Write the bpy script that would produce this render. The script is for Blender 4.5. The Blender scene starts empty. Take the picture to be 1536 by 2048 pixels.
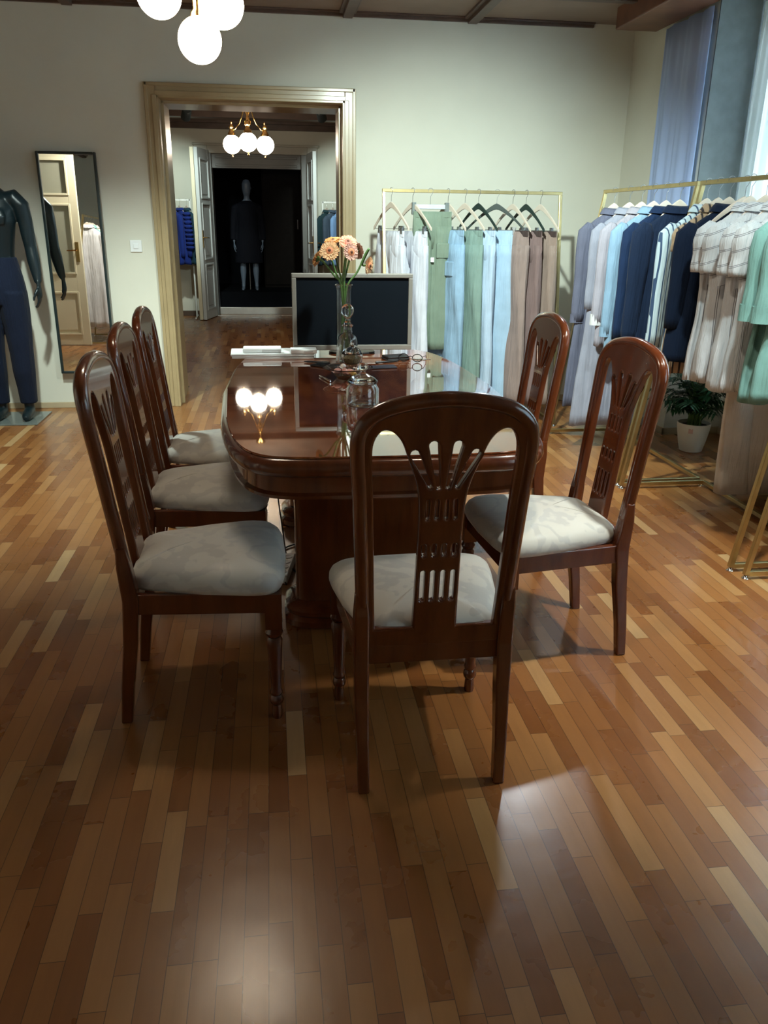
import bpy, bmesh, math, random
from math import sin, cos, pi, radians as R_
from mathutils import Vector, Matrix, noise as mnoise
random.seed(7)
S = bpy.context.scene
COL = S.collection

# ------------------------------------------------------------------ camera
HC, FPX, YAW, PITCH, ROLL = 1.40, 1600.0, .139, .3465, .0131
cd = bpy.data.cameras.new('camera'); cam = bpy.data.objects.new('camera', cd); COL.objects.link(cam)
fw = Vector((sin(YAW)*cos(PITCH), cos(YAW)*cos(PITCH), -sin(PITCH)))
rt = Vector((cos(YAW), -sin(YAW), 0)); up = rt.cross(fw)
r2 = rt*cos(ROLL)+up*sin(ROLL); u2 = -rt*sin(ROLL)+up*cos(ROLL)
cam.matrix_world = Matrix(((r2.x, u2.x, -fw.x, 0), (r2.y, u2.y, -fw.y, 0), (r2.z, u2.z, -fw.z, HC), (0, 0, 0, 1)))
cd.sensor_fit = 'VERTICAL'; cd.sensor_height = 24.0; cd.lens = 24.0*FPX/2048; cd.clip_start = .05; cd.clip_end = 60
S.camera = cam

# ------------------------------------------------------------------ light + exposure
S.view_settings.view_transform = 'Standard'; S.view_settings.look = 'None'
S.view_settings.exposure = 0.3; S.view_settings.gamma = 1.0; S.view_settings.use_curve_mapping = False
W = bpy.data.worlds.new('world'); S.world = W; W.use_nodes = True
W.node_tree.nodes['Background'].inputs[0].default_value = (.66, .84, 1.0, 1)
W.node_tree.nodes['Background'].inputs[1].default_value = 6.5     # dusk daylight behind the windows

GLOBE_NEAR, GLOBE_FAR = 29.0, 26.0        # emission of the glass globes
SPOT_COOL = (.84, 1.0, .93)
SPOTS = [  # position, target, watts, cone deg, colour
    ((.75, 3.38, 2.70), (1.25, 6.1, .15), 420, 94, SPOT_COOL),
    ((1.84, 5.06, 2.735), (.80, 1.9, 0), 42, 66, (.86, .95, 1.0)),
    ((-1.27, 4.4, 2.68), (-1.25, 5.15, .0), 260, 106, SPOT_COOL),
    ((1.50, 2.35, 2.68), (2.15, 3.75, .55), 85, 88, SPOT_COOL),
    ((1.62, 2.05, 2.68), (1.72, 2.55, 0), 150, 76, (.97, 1.0, .90)),  # extra spot, added to brighten the floor right of the chairs
    ((.70, 1.95, 2.68), (1.9, 2.9, 0), 36, 90, (1, .84, .62)),
    ((-1.6, 2.2, 2.66), (-2.7, 1.4, 1.0), 210, 110, (1, .95, .85)),
]
FAR_SPOTS = [((-.93, 10.8, 2.60), (-1.5, 13.1, 1.35), 150, 60, SPOT_COOL), ((.675, 10.8, 2.63), (1.3, 13.1, 1.35), 150, 60, SPOT_COOL)]

# ------------------------------------------------------------------ material helpers
MATS = {}
def sr(r, g, b):
    f = lambda c: (c/255/12.92) if c/255 <= .04045 else ((c/255+.055)/1.055)**2.4
    return (f(r), f(g), f(b))
class NT:
    def __init__(s, name):
        s.m = bpy.data.materials.new(name); s.m.use_nodes = True
        s.t = s.m.node_tree; s.b = s.t.nodes['Principled BSDF']; MATS[name] = s.m
    def n(s, typ, **kw):
        x = s.t.nodes.new(typ)
        for k, v in kw.items(): setattr(x, k, v)
        return x
    def l(s, a, b): s.t.links.new(a, b)
    def set(s, **kw):
        for k, v in kw.items():
            k = k.replace('_', ' ')
            i = s.b.inputs[k]
            if isinstance(v, tuple) and len(v) == 3 and i.type == 'RGBA': v = (*v, 1)
            i.default_value = v
    def math(s, op, a, b=None, c=None):
        x = s.n('ShaderNodeMath', operation=op)
        for i, v in enumerate((a, b, c)):
            if v is None: continue
            if hasattr(v, 'links') or hasattr(v, 'node'): s.l(v, x.inputs[i])
            else: x.inputs[i].default_value = v
        return x.outputs[0]
    def mix(s, f, a, b, typ='RGBA', blend='MIX'):
        x = s.n('ShaderNodeMix', data_type=typ, blend_type=blend)
        for i, v in ((0, f), (6, a), (7, b)):
            if hasattr(v, 'node'): s.l(v, x.inputs[i])
            else: x.inputs[i].default_value = (*v, 1) if isinstance(v, tuple) and len(v) == 3 else v
        return x.outputs[2]
    def coord(s, scale=(1, 1, 1), kind='Object'):
        c = s.n('ShaderNodeTexCoord'); m = s.n('ShaderNodeMapping'); m.inputs['Scale'].default_value = scale
        s.l(c.outputs[kind], m.inputs[0]); return m.outputs[0]
    def noise(s, vec, scale, detail=3, rough=.5, out=0):
        x = s.n('ShaderNodeTexNoise'); s.l(vec, x.inputs['Vector'])
        x.inputs['Scale'].default_value = scale; x.inputs['Detail'].default_value = detail; x.inputs['Roughness'].default_value = rough
        return x.outputs[out]
    def ramp(s, f, stops):
        x = s.n('ShaderNodeValToRGB'); s.l(f, x.inputs[0]); e = x.color_ramp.elements
        while len(e) < len(stops): e.new(.5)
        for el, (p, c) in zip(e, stops):
            el.position = p; el.color = (*c, 1) if len(c) == 3 else c
        return x.outputs[0]
    def bump(s, h, strength=.2, dist=.01):
        x = s.n('ShaderNodeBump'); x.inputs['Strength'].default_value = strength; x.inputs['Distance'].default_value = dist
        s.l(h, x.inputs['Height']); s.l(x.outputs[0], s.b.inputs['Normal']); return x
def mk(name, col, rough=.5, metal=0, var=.12, vs=12, bump=0, bs=200, **kw):
    """plain procedural material: base colour with a little noise, optional fine bump"""
    if name in MATS: return MATS[name]
    n = NT(name); n.set(Roughness=rough, Metallic=metal, **kw)
    v = n.coord()
    f = n.noise(v, vs, 4)
    a = tuple(c*(1-var) for c in col); b = tuple(min(1, c*(1+var)) for c in col)
    n.l(n.ramp(f, [(.3, a), (.7, b)]), n.b.inputs['Base Color'])
    if bump: n.bump(n.noise(v, bs, 3), bump, .003)
    return n.m
def fabric(name, col, rough=.85, var=.08, bump=.35, sheen=.04):
    if name in MATS: return MATS[name]
    n = NT(name); n.set(Roughness=rough, Sheen_Weight=sheen, Specular_IOR_Level=.2)
    v = n.coord()
    f = n.noise(v, 9, 4)
    n.l(n.ramp(f, [(.3, tuple(c*(1-var) for c in col)), (.7, tuple(min(1, c*(1+var)) for c in col))]), n.b.inputs['Base Color'])
    h = n.math('ADD', n.noise(n.coord((24, 24, 2.4)), 1.0, 3, .6), n.math('MULTIPLY', n.noise(v, 500, 1), .06))
    n.bump(h, bump*1.6, .03)
    return n.m
def striped(name, col, line, period, width, direction, rough=.75, double=False):
    if name in MATS: return MATS[name]
    n = NT(name); n.set(Roughness=rough, Sheen_Weight=.15)
    v = n.coord()
    d = n.n('ShaderNodeVectorMath', operation='DOT_PRODUCT'); n.l(v, d.inputs[0]); d.inputs[1].default_value = direction
    wob = n.math('MULTIPLY', n.noise(v, 6, 1), .004)
    p = n.math('FRACT', n.math('DIVIDE', n.math('ADD', d.outputs['Value'], wob), period))
    f = n.math('LESS_THAN', p, width)
    if double:
        g = n.math('COMPARE', p, width*2.6, width*.5); f = n.math('MAXIMUM', f, g)
    n.l(n.mix(f, col, line), n.b.inputs['Base Color'])
    n.bump(n.noise(n.coord((24, 24, 2.4)), 1.0, 3, .6), .55, .03)
    return n.m

def wood(name, dark, mid, light, rough=.22, coat=.6, scale=(14, 14, 1.6)):
    n = NT(name); n.set(Roughness=rough, Coat_Weight=coat, Coat_Roughness=.05)
    v = n.coord(scale)
    f = n.noise(v, 2.2, 6, .6); g = n.noise(v, 9, 3)
    c = n.ramp(f, [(.28, dark), (.5, mid), (.72, light)])
    n.l(n.mix(n.math('MULTIPLY', g, .35), c, dark), n.b.inputs['Base Color'])
    return n.m
M_MAHOG = wood('mahogany', (.070, .015, .005), (.120, .029, .008), (.155, .040, .011), scale=(7, 7, 1.2))
n = NT('table_top_veneer'); n.set(Roughness=.035, Specular_IOR_Level=.7, Coat_Weight=1.0, Coat_Roughness=.02, Coat_IOR=1.6)
v = n.coord((9, 2.2, 2)); f = n.noise(v, 1.6, 8, .65)
n.l(n.ramp(f, [(.3, (.09, .020, .007)), (.48, (.19, .045, .013)), (.62, (.30, .088, .025)), (.75, (.16, .038, .011))]), n.b.inputs['Base Color'])
M_TOP = n.m

# floor: narrow oak / cherry strips laid along Y
n = NT('strip_parquet'); n.set(Coat_Weight=.22, Coat_Roughness=.2, Specular_IOR_Level=.6)
c = n.n('ShaderNodeTexCoord'); sx = n.n('ShaderNodeSeparateXYZ'); n.l(c.outputs['Object'], sx.inputs[0])
X, Y = sx.outputs[0], sx.outputs[1]
BW = .0505
ux = n.math('DIVIDE', X, BW); col = n.math('FLOOR', ux)
w1 = n.n('ShaderNodeTexWhiteNoise', noise_dimensions='1D'); n.l(col, w1.inputs['W'])
w2 = n.n('ShaderNodeTexWhiteNoise', noise_dimensions='1D'); n.l(n.math('ADD', col, 91.7), w2.inputs['W'])
L = n.math('ADD', n.math('MULTIPLY', w2.outputs[0], .13), .30)
uy = n.math('ADD', n.math('DIVIDE', Y, L), n.math('MULTIPLY', w1.outputs[0], 7.0)); row = n.math('FLOOR', uy)
cb = n.n('ShaderNodeCombineXYZ'); n.l(col, cb.inputs[0]); n.l(row, cb.inputs[1])
wn = n.n('ShaderNodeTexWhiteNoise', noise_dimensions='2D'); n.l(cb.outputs[0], wn.inputs['Vector'])
base = n.ramp(wn.outputs['Value'], [(0, (.22, .074, .018)), (.3, (.29, .108, .027)), (.65, (.36, .150, .042)), (.88, (.40, .178, .055)), (.965, (.47, .24, .085)), (1, (.56, .35, .16))])
off = n.n('ShaderNodeVectorMath', operation='MULTIPLY_ADD'); n.l(cb.outputs[0], off.inputs[0]); off.inputs[1].default_value = (.37, .53, 0); n.l(c.outputs['Object'], off.inputs[2])
mp = n.n('ShaderNodeMapping'); mp.inputs['Scale'].default_value = (26, 2.6, 1); n.l(off.outputs[0], mp.inputs[0])
gr = n.noise(mp.outputs[0], 2.0, 6, .62)
base = n.mix(n.math('MULTIPLY', n.math('SUBTRACT', 1.0, gr), .38), base, (.10, .036, .014))
fx = n.math('FRACT', ux); ex = n.math('MINIMUM', fx, n.math('SUBTRACT', 1.0, fx))
fy = n.math('FRACT', uy); ey = n.math('MULTIPLY', n.math('MINIMUM', fy, n.math('SUBTRACT', 1.0, fy)), n.math('DIVIDE', L, BW))
gap = n.math('LESS_THAN', n.math('MINIMUM', ex, ey), .016)
base = n.mix(n.math('MULTIPLY', gap, .75), base, (.03, .012, .006))
n.l(base, n.b.inputs['Base Color'])
rn = n.noise(c.outputs['Object'], 5, 4)
n.l(n.math('ADD', n.math('MULTIPLY', rn, .14), n.math('ADD', .20, n.math('MULTIPLY', wn.outputs['Value'], .05))), n.b.inputs['Roughness'])
hh = n.math('ADD', n.math('MULTIPLY', n.noise(c.outputs['Object'], 17, 3), 1.0), n.math('MULTIPLY', gap, -.5))
hh = n.math('ADD', hh, n.math('MULTIPLY', wn.outputs['Value'], .25))
n.bump(hh, .13, .006)
M_FLOOR = n.m

M_WALL = mk('painted_plaster', (.63, .62, .53), .85, var=.03, vs=2.5, bump=.08, bs=90)
M_CEIL = mk('ceiling_panel', (.235, .17, .13), .7, var=.12, vs=3)
M_BEAM2 = mk('big_beam_brown', (.15, .062, .03), .45, var=.2, vs=8)
M_BEAM = mk('ceiling_beam_brown', (.085, .050, .034), .45, var=.2, vs=8)
M_CASING = mk('tan_gloss_paint', (.36, .275, .15), .32, var=.08, vs=6, Coat_Weight=.15, Coat_Roughness=.15)
M_CREAMDOOR = mk('cream_door_paint', (.66, .61, .45), .35, var=.04, vs=3)
M_DOORSHADE = mk('shaded_door_grey', (.50, .53, .53), .35, var=.04, vs=3)  # shaded leaf faces: the shade is put into this grey colour
M_BASEB = mk('baseboard_paint', (.42, .34, .22), .4, var=.08)
M_BLACK = mk('matte_black', (.012, .018, .02), .45, var=.1)
M_FRAME = mk('mirror_frame_black', (.010, .022, .024), .35, var=.1)
M_MANNE = mk('mannequin_black_gloss', (.006, .014, .018), .34, var=.1, Specular_IOR_Level=.4)
M_MIRROR = mk('silvered_glass', (.86, .88, .84), .0, 1.0, var=.0)
M_BRASS = mk('polished_brass', (.72, .50, .20), .2, 1.0, var=.08)
M_GOLD = mk('brushed_gold_tube', (.55, .44, .22), .34, 1.0, var=.08, vs=20)
M_CHROME = mk('chrome', (.8, .8, .8), .12, 1.0, var=.03)
M_STEEL = mk('brushed_steel', (.52, .50, .47), .38, 1.0, var=.06)
M_WPLAST = mk('white_plastic', (.78, .80, .80), .35, var=.02)
M_PAPER = mk('white_paper', (.80, .82, .82), .7, var=.03)
M_BEZEL = mk('monitor_bezel', (.19, .175, .155), .4, .15, var=.04)
M_SCREEN = mk('dark_screen', (.006, .008, .011), .22, var=.02, Specular_IOR_Level=.06)
M_DKPLAST = mk('dark_plastic', (.018, .018, .02), .35, var=.05)
M_POT = mk('white_ceramic_pot', (.72, .71, .64), .28, var=.03)
M_SOIL = mk('potting_soil', (.03, .018, .01), .95, var=.3, vs=60, bump=.6, bs=80)
M_LEAF = mk('palm_leaf', (.016, .075, .028), .42, var=.35, vs=5)
M_STEM = mk('green_stem', (.075, .16, .04), .45, var=.2, vs=20)
M_RAD = mk('radiator_enamel', (.47, .37, .20), .35, var=.06)  # cream enamel with its warm shade mixed in as an ochre tone
M_PINE = mk('pale_hanger_wood', (.62, .54, .45), .42, var=.08, vs=9)
M_DKHANG = mk('dark_hanger_wood', (.018, .035, .03), .4, var=.15)
M_WIRE = mk('grey_wire', (.35, .36, .36), .35, .9, var=.05)
M_PETALP = mk('peach_petal', (.85, .50, .26), .6, var=.14, vs=60, Subsurface_Weight=.1)
M_PETALC = mk('coral_petal', (.86, .33, .20), .6, var=.16, vs=60, Subsurface_Weight=.1)
M_PETALO = mk('rust_petal', (.62, .27, .08), .6, var=.2, vs=60)
M_PETALK = mk('dusty_pink_petal', (.74, .42, .33), .6, var=.16, vs=60)
M_FLOWC = mk('flower_disc', (.10, .035, .015), .8, var=.3, vs=200)
M_FLOWR = mk('flower_inner_ring', (.62, .22, .10), .7, var=.2, vs=200)
M_UNLITDARK = mk('unlit_display_dark', (.004, .0045, .006), .8, var=.1, Specular_IOR_Level=.05)  # near-black stands for the unlit display; its darkness is in the colour
M_WARDROBE = mk('dark_wardrobe_wood', (.008, .006, .005), .7, var=.2, Specular_IOR_Level=.1)
M_MANPALE = mk('pale_mannequin', (.13, .17, .23), .4, var=.04)  # pale figure darkened in colour for the unlit display
M_CANDYP = mk('pink_wrapper', (.80, .45, .40), .3, var=.2, vs=60)
M_CANDYW = mk('white_wrapper', (.82, .80, .76), .3, var=.1, vs=60)
M_CANDYG = mk('gold_wrapper', (.75, .52, .18), .3, .5, var=.1)
M_POTP = mk('dried_petals', (.26, .17, .06), .8, var=.6, vs=150)
M_SPICE = mk('dark_coffee_beans', (.20, .05, .02), .6, var=.6, vs=90)
n = NT('clear_glass'); n.set(Roughness=.0, IOR=1.52, Transmission_Weight=1.0, Base_Color=(.97, 1, .985)); M_GLASS = n.m
n = NT('vase_glass'); n.set(Roughness=.02, IOR=1.33, Transmission_Weight=1.0, Base_Color=(.90, .98, .93)); M_VGLASS = n.m
n = NT('frosted_pane'); n.set(Roughness=.35, IOR=1.45, Transmission_Weight=.6, Base_Color=(.62, .62, .5)); M_PANE = n.m
n = NT('window_glass'); n.set(Roughness=.0, IOR=1.0, Transmission_Weight=1.0, Base_Color=(1, 1, 1)); M_WGLASS = n.m
def glow(name, col, st):
    n = NT(name); n.set(Base_Color=col, Emission_Color=col, Emission_Strength=st, Roughness=.3); return n.m
M_GLOBEN = glow('opal_globe_near', (1.0, .84, .64), GLOBE_NEAR)
M_GLOBEF = glow('opal_globe_far', (1.0, .86, .68), GLOBE_FAR)
M_LENS = glow('spot_lens', (.9, 1, .95), 6.0)
# seat damask
n = NT('damask_seat'); n.set(Roughness=.5, Sheen_Weight=.3, Sheen_Roughness=.4)
v = n.coord((1, 1, 1))
f1 = n.noise(v, 11, 3, .6); wq = n.n('ShaderNodeTexWave', wave_type='RINGS'); n.l(v, wq.inputs[0]); wq.inputs['Scale'].default_value = 5; wq.inputs['Distortion'].default_value = 14; wq.inputs['Detail'].default_value = 3; wq.inputs['Detail Scale'].default_value = 1.6
pt = n.ramp(n.math('MULTIPLY', wq.outputs[1], f1), [(.24, (0, 0, 0)), (.38, (1, 1, 1))])
n.l(n.mix(n.math('MULTIPLY', pt, .8), (.66, .65, .60), (.54, .535, .51)), n.b.inputs['Base Color'])
n.l(n.math('SUBTRACT', .62, n.math('MULTIPLY', pt, .22)), n.b.inputs['Roughness'])
n.bump(n.math('ADD', f1, n.math('MULTIPLY', pt, .1)), .12, .01)
M_SEAT = n.m
def sheer(name, col, tr=.5):
    n = NT(name); n.set(Base_Color=col, Roughness=.9)
    t = n.n('ShaderNodeBsdfTranslucent'); t.inputs[0].default_value = (*col, 1)
    m = n.n('ShaderNodeMixShader'); m.inputs[0].default_value = tr
    o = n.t.nodes['Material Output']; n.l(n.b.outputs[0], m.inputs[1]); n.l(t.outputs[0], m.inputs[2]); n.l(m.outputs[0], o.inputs[0])
    return n.m
M_CURTB = sheer('pale_blue_curtain', (.55, .68, .95), .35)
M_CURTW = sheer('white_sheer_curtain', (.93, .97, .96), .75)

# ------------------------------------------------------------------ mesh helpers
class MB:
    def __init__(s): s.v = []; s.f = []
    def add(s, vs, fs):
        o = len(s.v); s.v += [tuple(v) for v in vs]; s.f += [tuple(i+o for i in f) for f in fs]; return s
    def box(s, x0, x1, y0, y1, z0, z1, M=None):
        vs = [Vector(p) for p in ((x0, y0, z0), (x1, y0, z0), (x1, y1, z0), (x0, y1, z0), (x0, y0, z1), (x1, y0, z1), (x1, y1, z1), (x0, y1, z1))]
        if M: vs = [M @ v for v in vs]
        return s.add(vs, [(0, 3, 2, 1), (4, 5, 6, 7), (0, 1, 5, 4), (1, 2, 6, 5), (2, 3, 7, 6), (3, 0, 4, 7)])
    def loft(s, rings, cap=True, closed=True):
        """rings: list of lists of points (same length)"""
        n = len(rings[0]); vs = [p for r in rings for p in r]; fs = []
        for i in range(len(rings)-1):
            for j in range(n if closed else n-1):
                k = (j+1) % n
                fs.append((i*n+j, i*n+k, (i+1)*n+k, (i+1)*n+j))
        if cap and closed:
            fs.append(tuple(reversed(range(n)))); fs.append(tuple((len(rings)-1)*n+j for j in range(n)))
        return s.add(vs, fs)
    def lathe(s, prof, seg=24, c=(0, 0, 0), M=None, cap=True):
        rings = []
        for r, z in prof:
            ring = [Vector((c[0]+max(r, 1e-4)*cos(2*pi*k/seg), c[1]+max(r, 1e-4)*sin(2*pi*k/seg), c[2]+z)) for k in range(seg)]
            if M: ring = [M @ p for p in ring]
            rings.append(ring)
        return s.loft(rings, cap)
    def tube(s, pts, r, seg=8, cap=True, flat=None, up=(0, 0, 1)):
        """r: float or list; flat: second radius multiplier (along the frame's second axis)"""
        pts = [Vector(p) for p in pts]; n = len(pts)
        if not isinstance(r, (list, tuple)): r = [r]*n
        rings = []; U = None
        for i, p in enumerate(pts):
            t = (pts[min(i+1, n-1)]-pts[max(i-1, 0)])
            if t.length < 1e-9: t = Vector((0, 0, 1))
            t.normalize()
            if U is None:
                u = Vector(up)
                if abs(t.dot(u)) > .95: u = Vector((1, 0, 0))
                U = (u-t*u.dot(t)).normalized()
            else:
                U = (U-t*U.dot(t))
                U = U.normalized() if U.length > 1e-6 else t.orthogonal().normalized()
            V = t.cross(U); fl = 1 if flat is None else (flat[i] if isinstance(flat, (list, tuple)) else flat)
            rings.append([p+U*cos(2*pi*k/seg)*r[i]+V*sin(2*pi*k/seg)*r[i]*fl for k in range(seg)])
        return s.loft(rings, cap)
    def sphere(s, c, r, seg=20, rings=12, sc=(1, 1, 1)):
        pr = []
        for i in range(rings+1):
            a = -pi/2+pi*i/rings; pr.append((max(cos(a), 1e-3), sin(a)))
        rr = [[Vector((c[0]+r*sc[0]*q*cos(2*pi*k/seg), c[1]+r*sc[1]*q*sin(2*pi*k/seg), c[2]+r*sc[2]*z)) for k in range(seg)] for q, z in pr]
        return s.loft(rr)
    def bar(s, a, b, w, h=None, up=(0, 0, 1)):
        a, b = Vector(a), Vector(b); h = h or w; t = (b-a).normalized(); u = Vector(up)
        if abs(t.dot(u)) > .98: u = Vector((0, 1, 0))
        sx_ = t.cross(u).normalized(); uu = sx_.cross(t)
        ring = lambda p: [p+sx_*w/2*i+uu*h/2*j for i, j in ((-1, -1), (1, -1), (1, 1), (-1, 1))]
        return s.loft([ring(a), ring(b)])
    def build(s, name, mat, parent=None, smooth=False, bevel=0, loc=None, seg=2, sub=0, angle=40):
        me = bpy.data.meshes.new(name); me.from_pydata(s.v, [], s.f)
        bm = bmesh.new(); bm.from_mesh(me); bmesh.ops.recalc_face_normals(bm, faces=bm.faces)
        if smooth is not False:
            for f in bm.faces: f.smooth = True
            if smooth != 'all':
                for e in bm.edges:
                    if len(e.link_faces) == 2 and e.calc_face_angle(0) > R_(angle): e.smooth = False
        bm.to_mesh(me); bm.free()
        o = bpy.data.objects.new(name, me); COL.objects.link(o)
        if mat: me.materials.append(mat)
        if parent: o.parent = parent
        if loc: o.location = loc
        if bevel:
            b = o.modifiers.new('bevel', 'BEVEL'); b.width = bevel; b.segments = seg; b.limit_method = 'ANGLE'; b.angle_limit = R_(35)
            for p in me.polygons: p.use_smooth = False
        if sub:
            m = o.modifiers.new('sub', 'SUBSURF'); m.levels = sub; m.render_levels = sub
        return o
def tag(o, label, cat, group=None):
    o['label'] = label; o['category'] = cat
    if group: o['group'] = group
    return o
def struct(o): o['kind'] = 'structure'; return o
def empty(name, loc=(0, 0, 0), rz=0, label=None, cat=None, group=None):
    o = bpy.data.objects.new(name, None); COL.objects.link(o); o.location = loc; o.rotation_euler = (0, 0, rz); o.empty_display_size = .1
    if label: tag(o, label, cat, group)
    return o
def kids(o): return [c for c in bpy.data.objects if c.parent == o]
def copy_tree(o, parent=None):
    c = o.copy(); COL.objects.link(c)
    if parent: c.parent = parent
    for ch in kids(o): copy_tree(ch, c)
    return c
def lerp(a, b, t): return a+(b-a)*t
def box(name, mat, x0, x1, y0, y1, z0, z1, parent=None, bevel=0):
    return MB().box(x0, x1, y0, y1, z0, z1).build(name, mat, parent, bevel=bevel)
def lamp_spot(parent, loc, target, watt, cone, colr, rad=.045):
    l = bpy.data.lights.new('spot_light', 'SPOT'); l.energy = watt; l.spot_size = R_(cone); l.spot_blend = .75; l.shadow_soft_size = rad; l.color = colr
    o = bpy.data.objects.new('spot_light', l); COL.objects.link(o)
    d = Vector(target)-Vector(loc); o.rotation_euler = d.to_track_quat('-Z', 'Y').to_euler(); o.location = Vector(loc)+d.normalized()*.1
    return o

# ------------------------------------------------------------------ room shell
YB, YW2, YF = 6.5, 7.1, 13.1            # back wall, its far face, far room's end wall
OX0, OX1, OZ = -.765, .58, 2.235        # doorway opening
CZ = 2.80
struct(box('floor', M_FLOOR, -4, 3.6, -3.2, YF+.3, -.1, 0))
struct(box('ceiling', M_CEIL, -4, 3.6, -3.2, YB, CZ, CZ+.1))
m = MB(); m.box(-4, OX0, YB, YW2, 0, CZ).box(OX1, 3.6, YB, YW2, 0, CZ).box(OX0, OX1, YB, YW2, OZ, CZ)
struct(m.build('wall_back', M_WALL))
struct(box('wall_left', M_WALL, -3.6, -3.5, -3.2, YB, 0, CZ))
struct(box('wall_front', M_WALL, -3.6, 3.4, -3.2, -3.1, 0, CZ))
# right wall: solid pier from the corner to y=5.27, then a window niche, then solid again
WX = 2.75
m = MB(); m.box(WX, 3.35, 5.27, YB, 0, CZ).box(3.17, 3.35, 2.3, 5.27, 0, .88).box(3.17, 3.35, 2.3, 5.27, 2.62, CZ)
m.box(WX, 3.35, 1.6, 2.3, 0, CZ).box(3.17, 3.35, -1.2, 1.6, 0, .88).box(3.17, 3.35, -1.2, 1.6, 2.62, CZ).box(WX, 3.35, -3.1, -1.2, 0, CZ)
m.box(3.17, 3.35, 5.05, 5.27, .88, 2.62).box(3.17, 3.35, 2.3, 2.6, .88, 2.62).box(3.17, 3.35, 1.3, 1.6, .88, 2.62).box(3.17, 3.35, -1.2, -.9, .88, 2.62)
struct(m.build('wall_right', M_WALL))
struct(box('trim_reveal_shade', mk('reveal_shade_grey', (.165, .19, .195), .8), WX+.001, 3.169, 5.258, 5.271, .90, 2.71))  # added grey sheet: the niche side's shade put into its colour
for i, (a, b) in enumerate(((2.6, 5.05), (-.9, 1.3))):
    w = MB(); mid = (a+b)/2
    for y0, y1 in ((a, a+.06), (b-.06, b), (mid-.04, mid+.04)): w.box(3.2, 3.26, y0, y1, .88, 2.62)
    for z0, z1 in ((.88, .95), (2.55, 2.62), (2.0, 2.05)): w.box(3.201, 3.259, a, b, z0, z1)
    wo = struct(w.build('window_%d' % (i+1), M_WPLAST, bevel=.004))
    MB().box(3.225, 3.231, a+.02, b-.02, .9, 2.6).build('pane', M_WGLASS, wo)
    MB().box(3.0, 3.2, a-.1, b+.1, .86, .89).build('window_sill', M_WPLAST, wo, bevel=.004)
# ceiling beams and mouldings
tn = [0]
def trim(m, mat=M_BEAM, bevel=.004):
    tn[0] += 1; return struct(m.build('trim_%d' % tn[0], mat, bevel=bevel))
for x in (-3.2, -2.25, -1.3, -.35, .60, 1.50):
    m = MB(); m.box(x-.035, x+.035, -3.1, YB-.03, CZ-.045, CZ); m.box(x-.06, x+.06, -3.1, YB-.04, CZ-.018, CZ+.002); trim(m)
m = MB()
for y in (5.72, 4.75, 3.78, 2.8, 1.85, .9): m.box(-3.5, 2.42, y-.035, y+.035, CZ-.04, CZ); m.box(-3.5, 2.42, y-.06, y+.06, CZ-.016, CZ+.001)
trim(m)
m = MB(); m.box(-3.5, 2.42, YB-.028, YB, CZ-.03, CZ+.001); m.box(-3.5, 2.42, YB-.05, YB, CZ-.012, CZ+.001); trim(m)
m = MB(); m.box(2.40, 2.70, -3.1, 6.02, 2.665, CZ+.001); trim(m, M_BEAM2, .008)
m = MB(); m.box(2.70, 3.3, -1.2, 5.26, 2.70, CZ+.001); trim(m, M_WALL)
# baseboards
struct(MB().box(-3.5, -.86, YB-.015, YB, 0, .045).box(.66, WX, YB-.015, YB, 0, .045).build('baseboard_back', M_BASEB, bevel=.003))
struct(MB().box(WX-.014, WX, 5.256, YB-.015, 0, .05).box(WX-.014, 3.17, 5.256, 5.27, 0, .05).box(3.156, 3.17, 2.3, 5.256, 0, .05).build('baseboard_right', M_BASEB, bevel=.003))
# doorway casing with moulded profile and jambs
def casing(x0, x1, zt, yf, d, w, mat, name, step=.028):
    m = MB()
    for a, b in ((x0-w, x0), (x1, x1+w)):
        m.box(a, b, yf-d, yf, 0, zt+w)
        ia, ib = (b-step, b+.004) if b == x0 else (a-.004, a+step)
        m.box(ia, ib, yf-d-.012, yf, 0, zt)
        oa, ob = (a-.004, a+.02) if b == x0 else (b-.02, b+.004)
        m.box(oa, ob, yf-d-.010, yf, 0, zt+w+.004)
    m.box(x0, x1, yf-d, yf, zt, zt+w); m.box(x0-.004, x1+.004, yf-d-.012, yf, zt-.004, zt+step); m.box(x0-w, x1+w, yf-d-.010, yf, zt+w-.02, zt+w+.004)
    return struct(m.build(name, mat, bevel=.004))
casing(OX0, OX1, OZ, YB, .022, .075, M_CASING, 'door_1')
m = MB(); m.box(OX0, OX0+.02, YB-.03, YW2+.02, 0, OZ).box(OX1-.02, OX1, YB-.03, YW2+.02, 0, OZ).box(OX0, OX1, YB-.03, YW2+.02, OZ-.02, OZ)
m.box(OX0+.018, OX0+.04, YB+.10, YB+.14, 0, OZ-.02).box(OX1-.04, OX1-.018, YB+.10, YB+.14, 0, OZ-.02).box(OX0+.02, OX1-.02, YB+.10, YB+.14, OZ-.04, OZ-.018)
trim(m, M_CASING)

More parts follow.
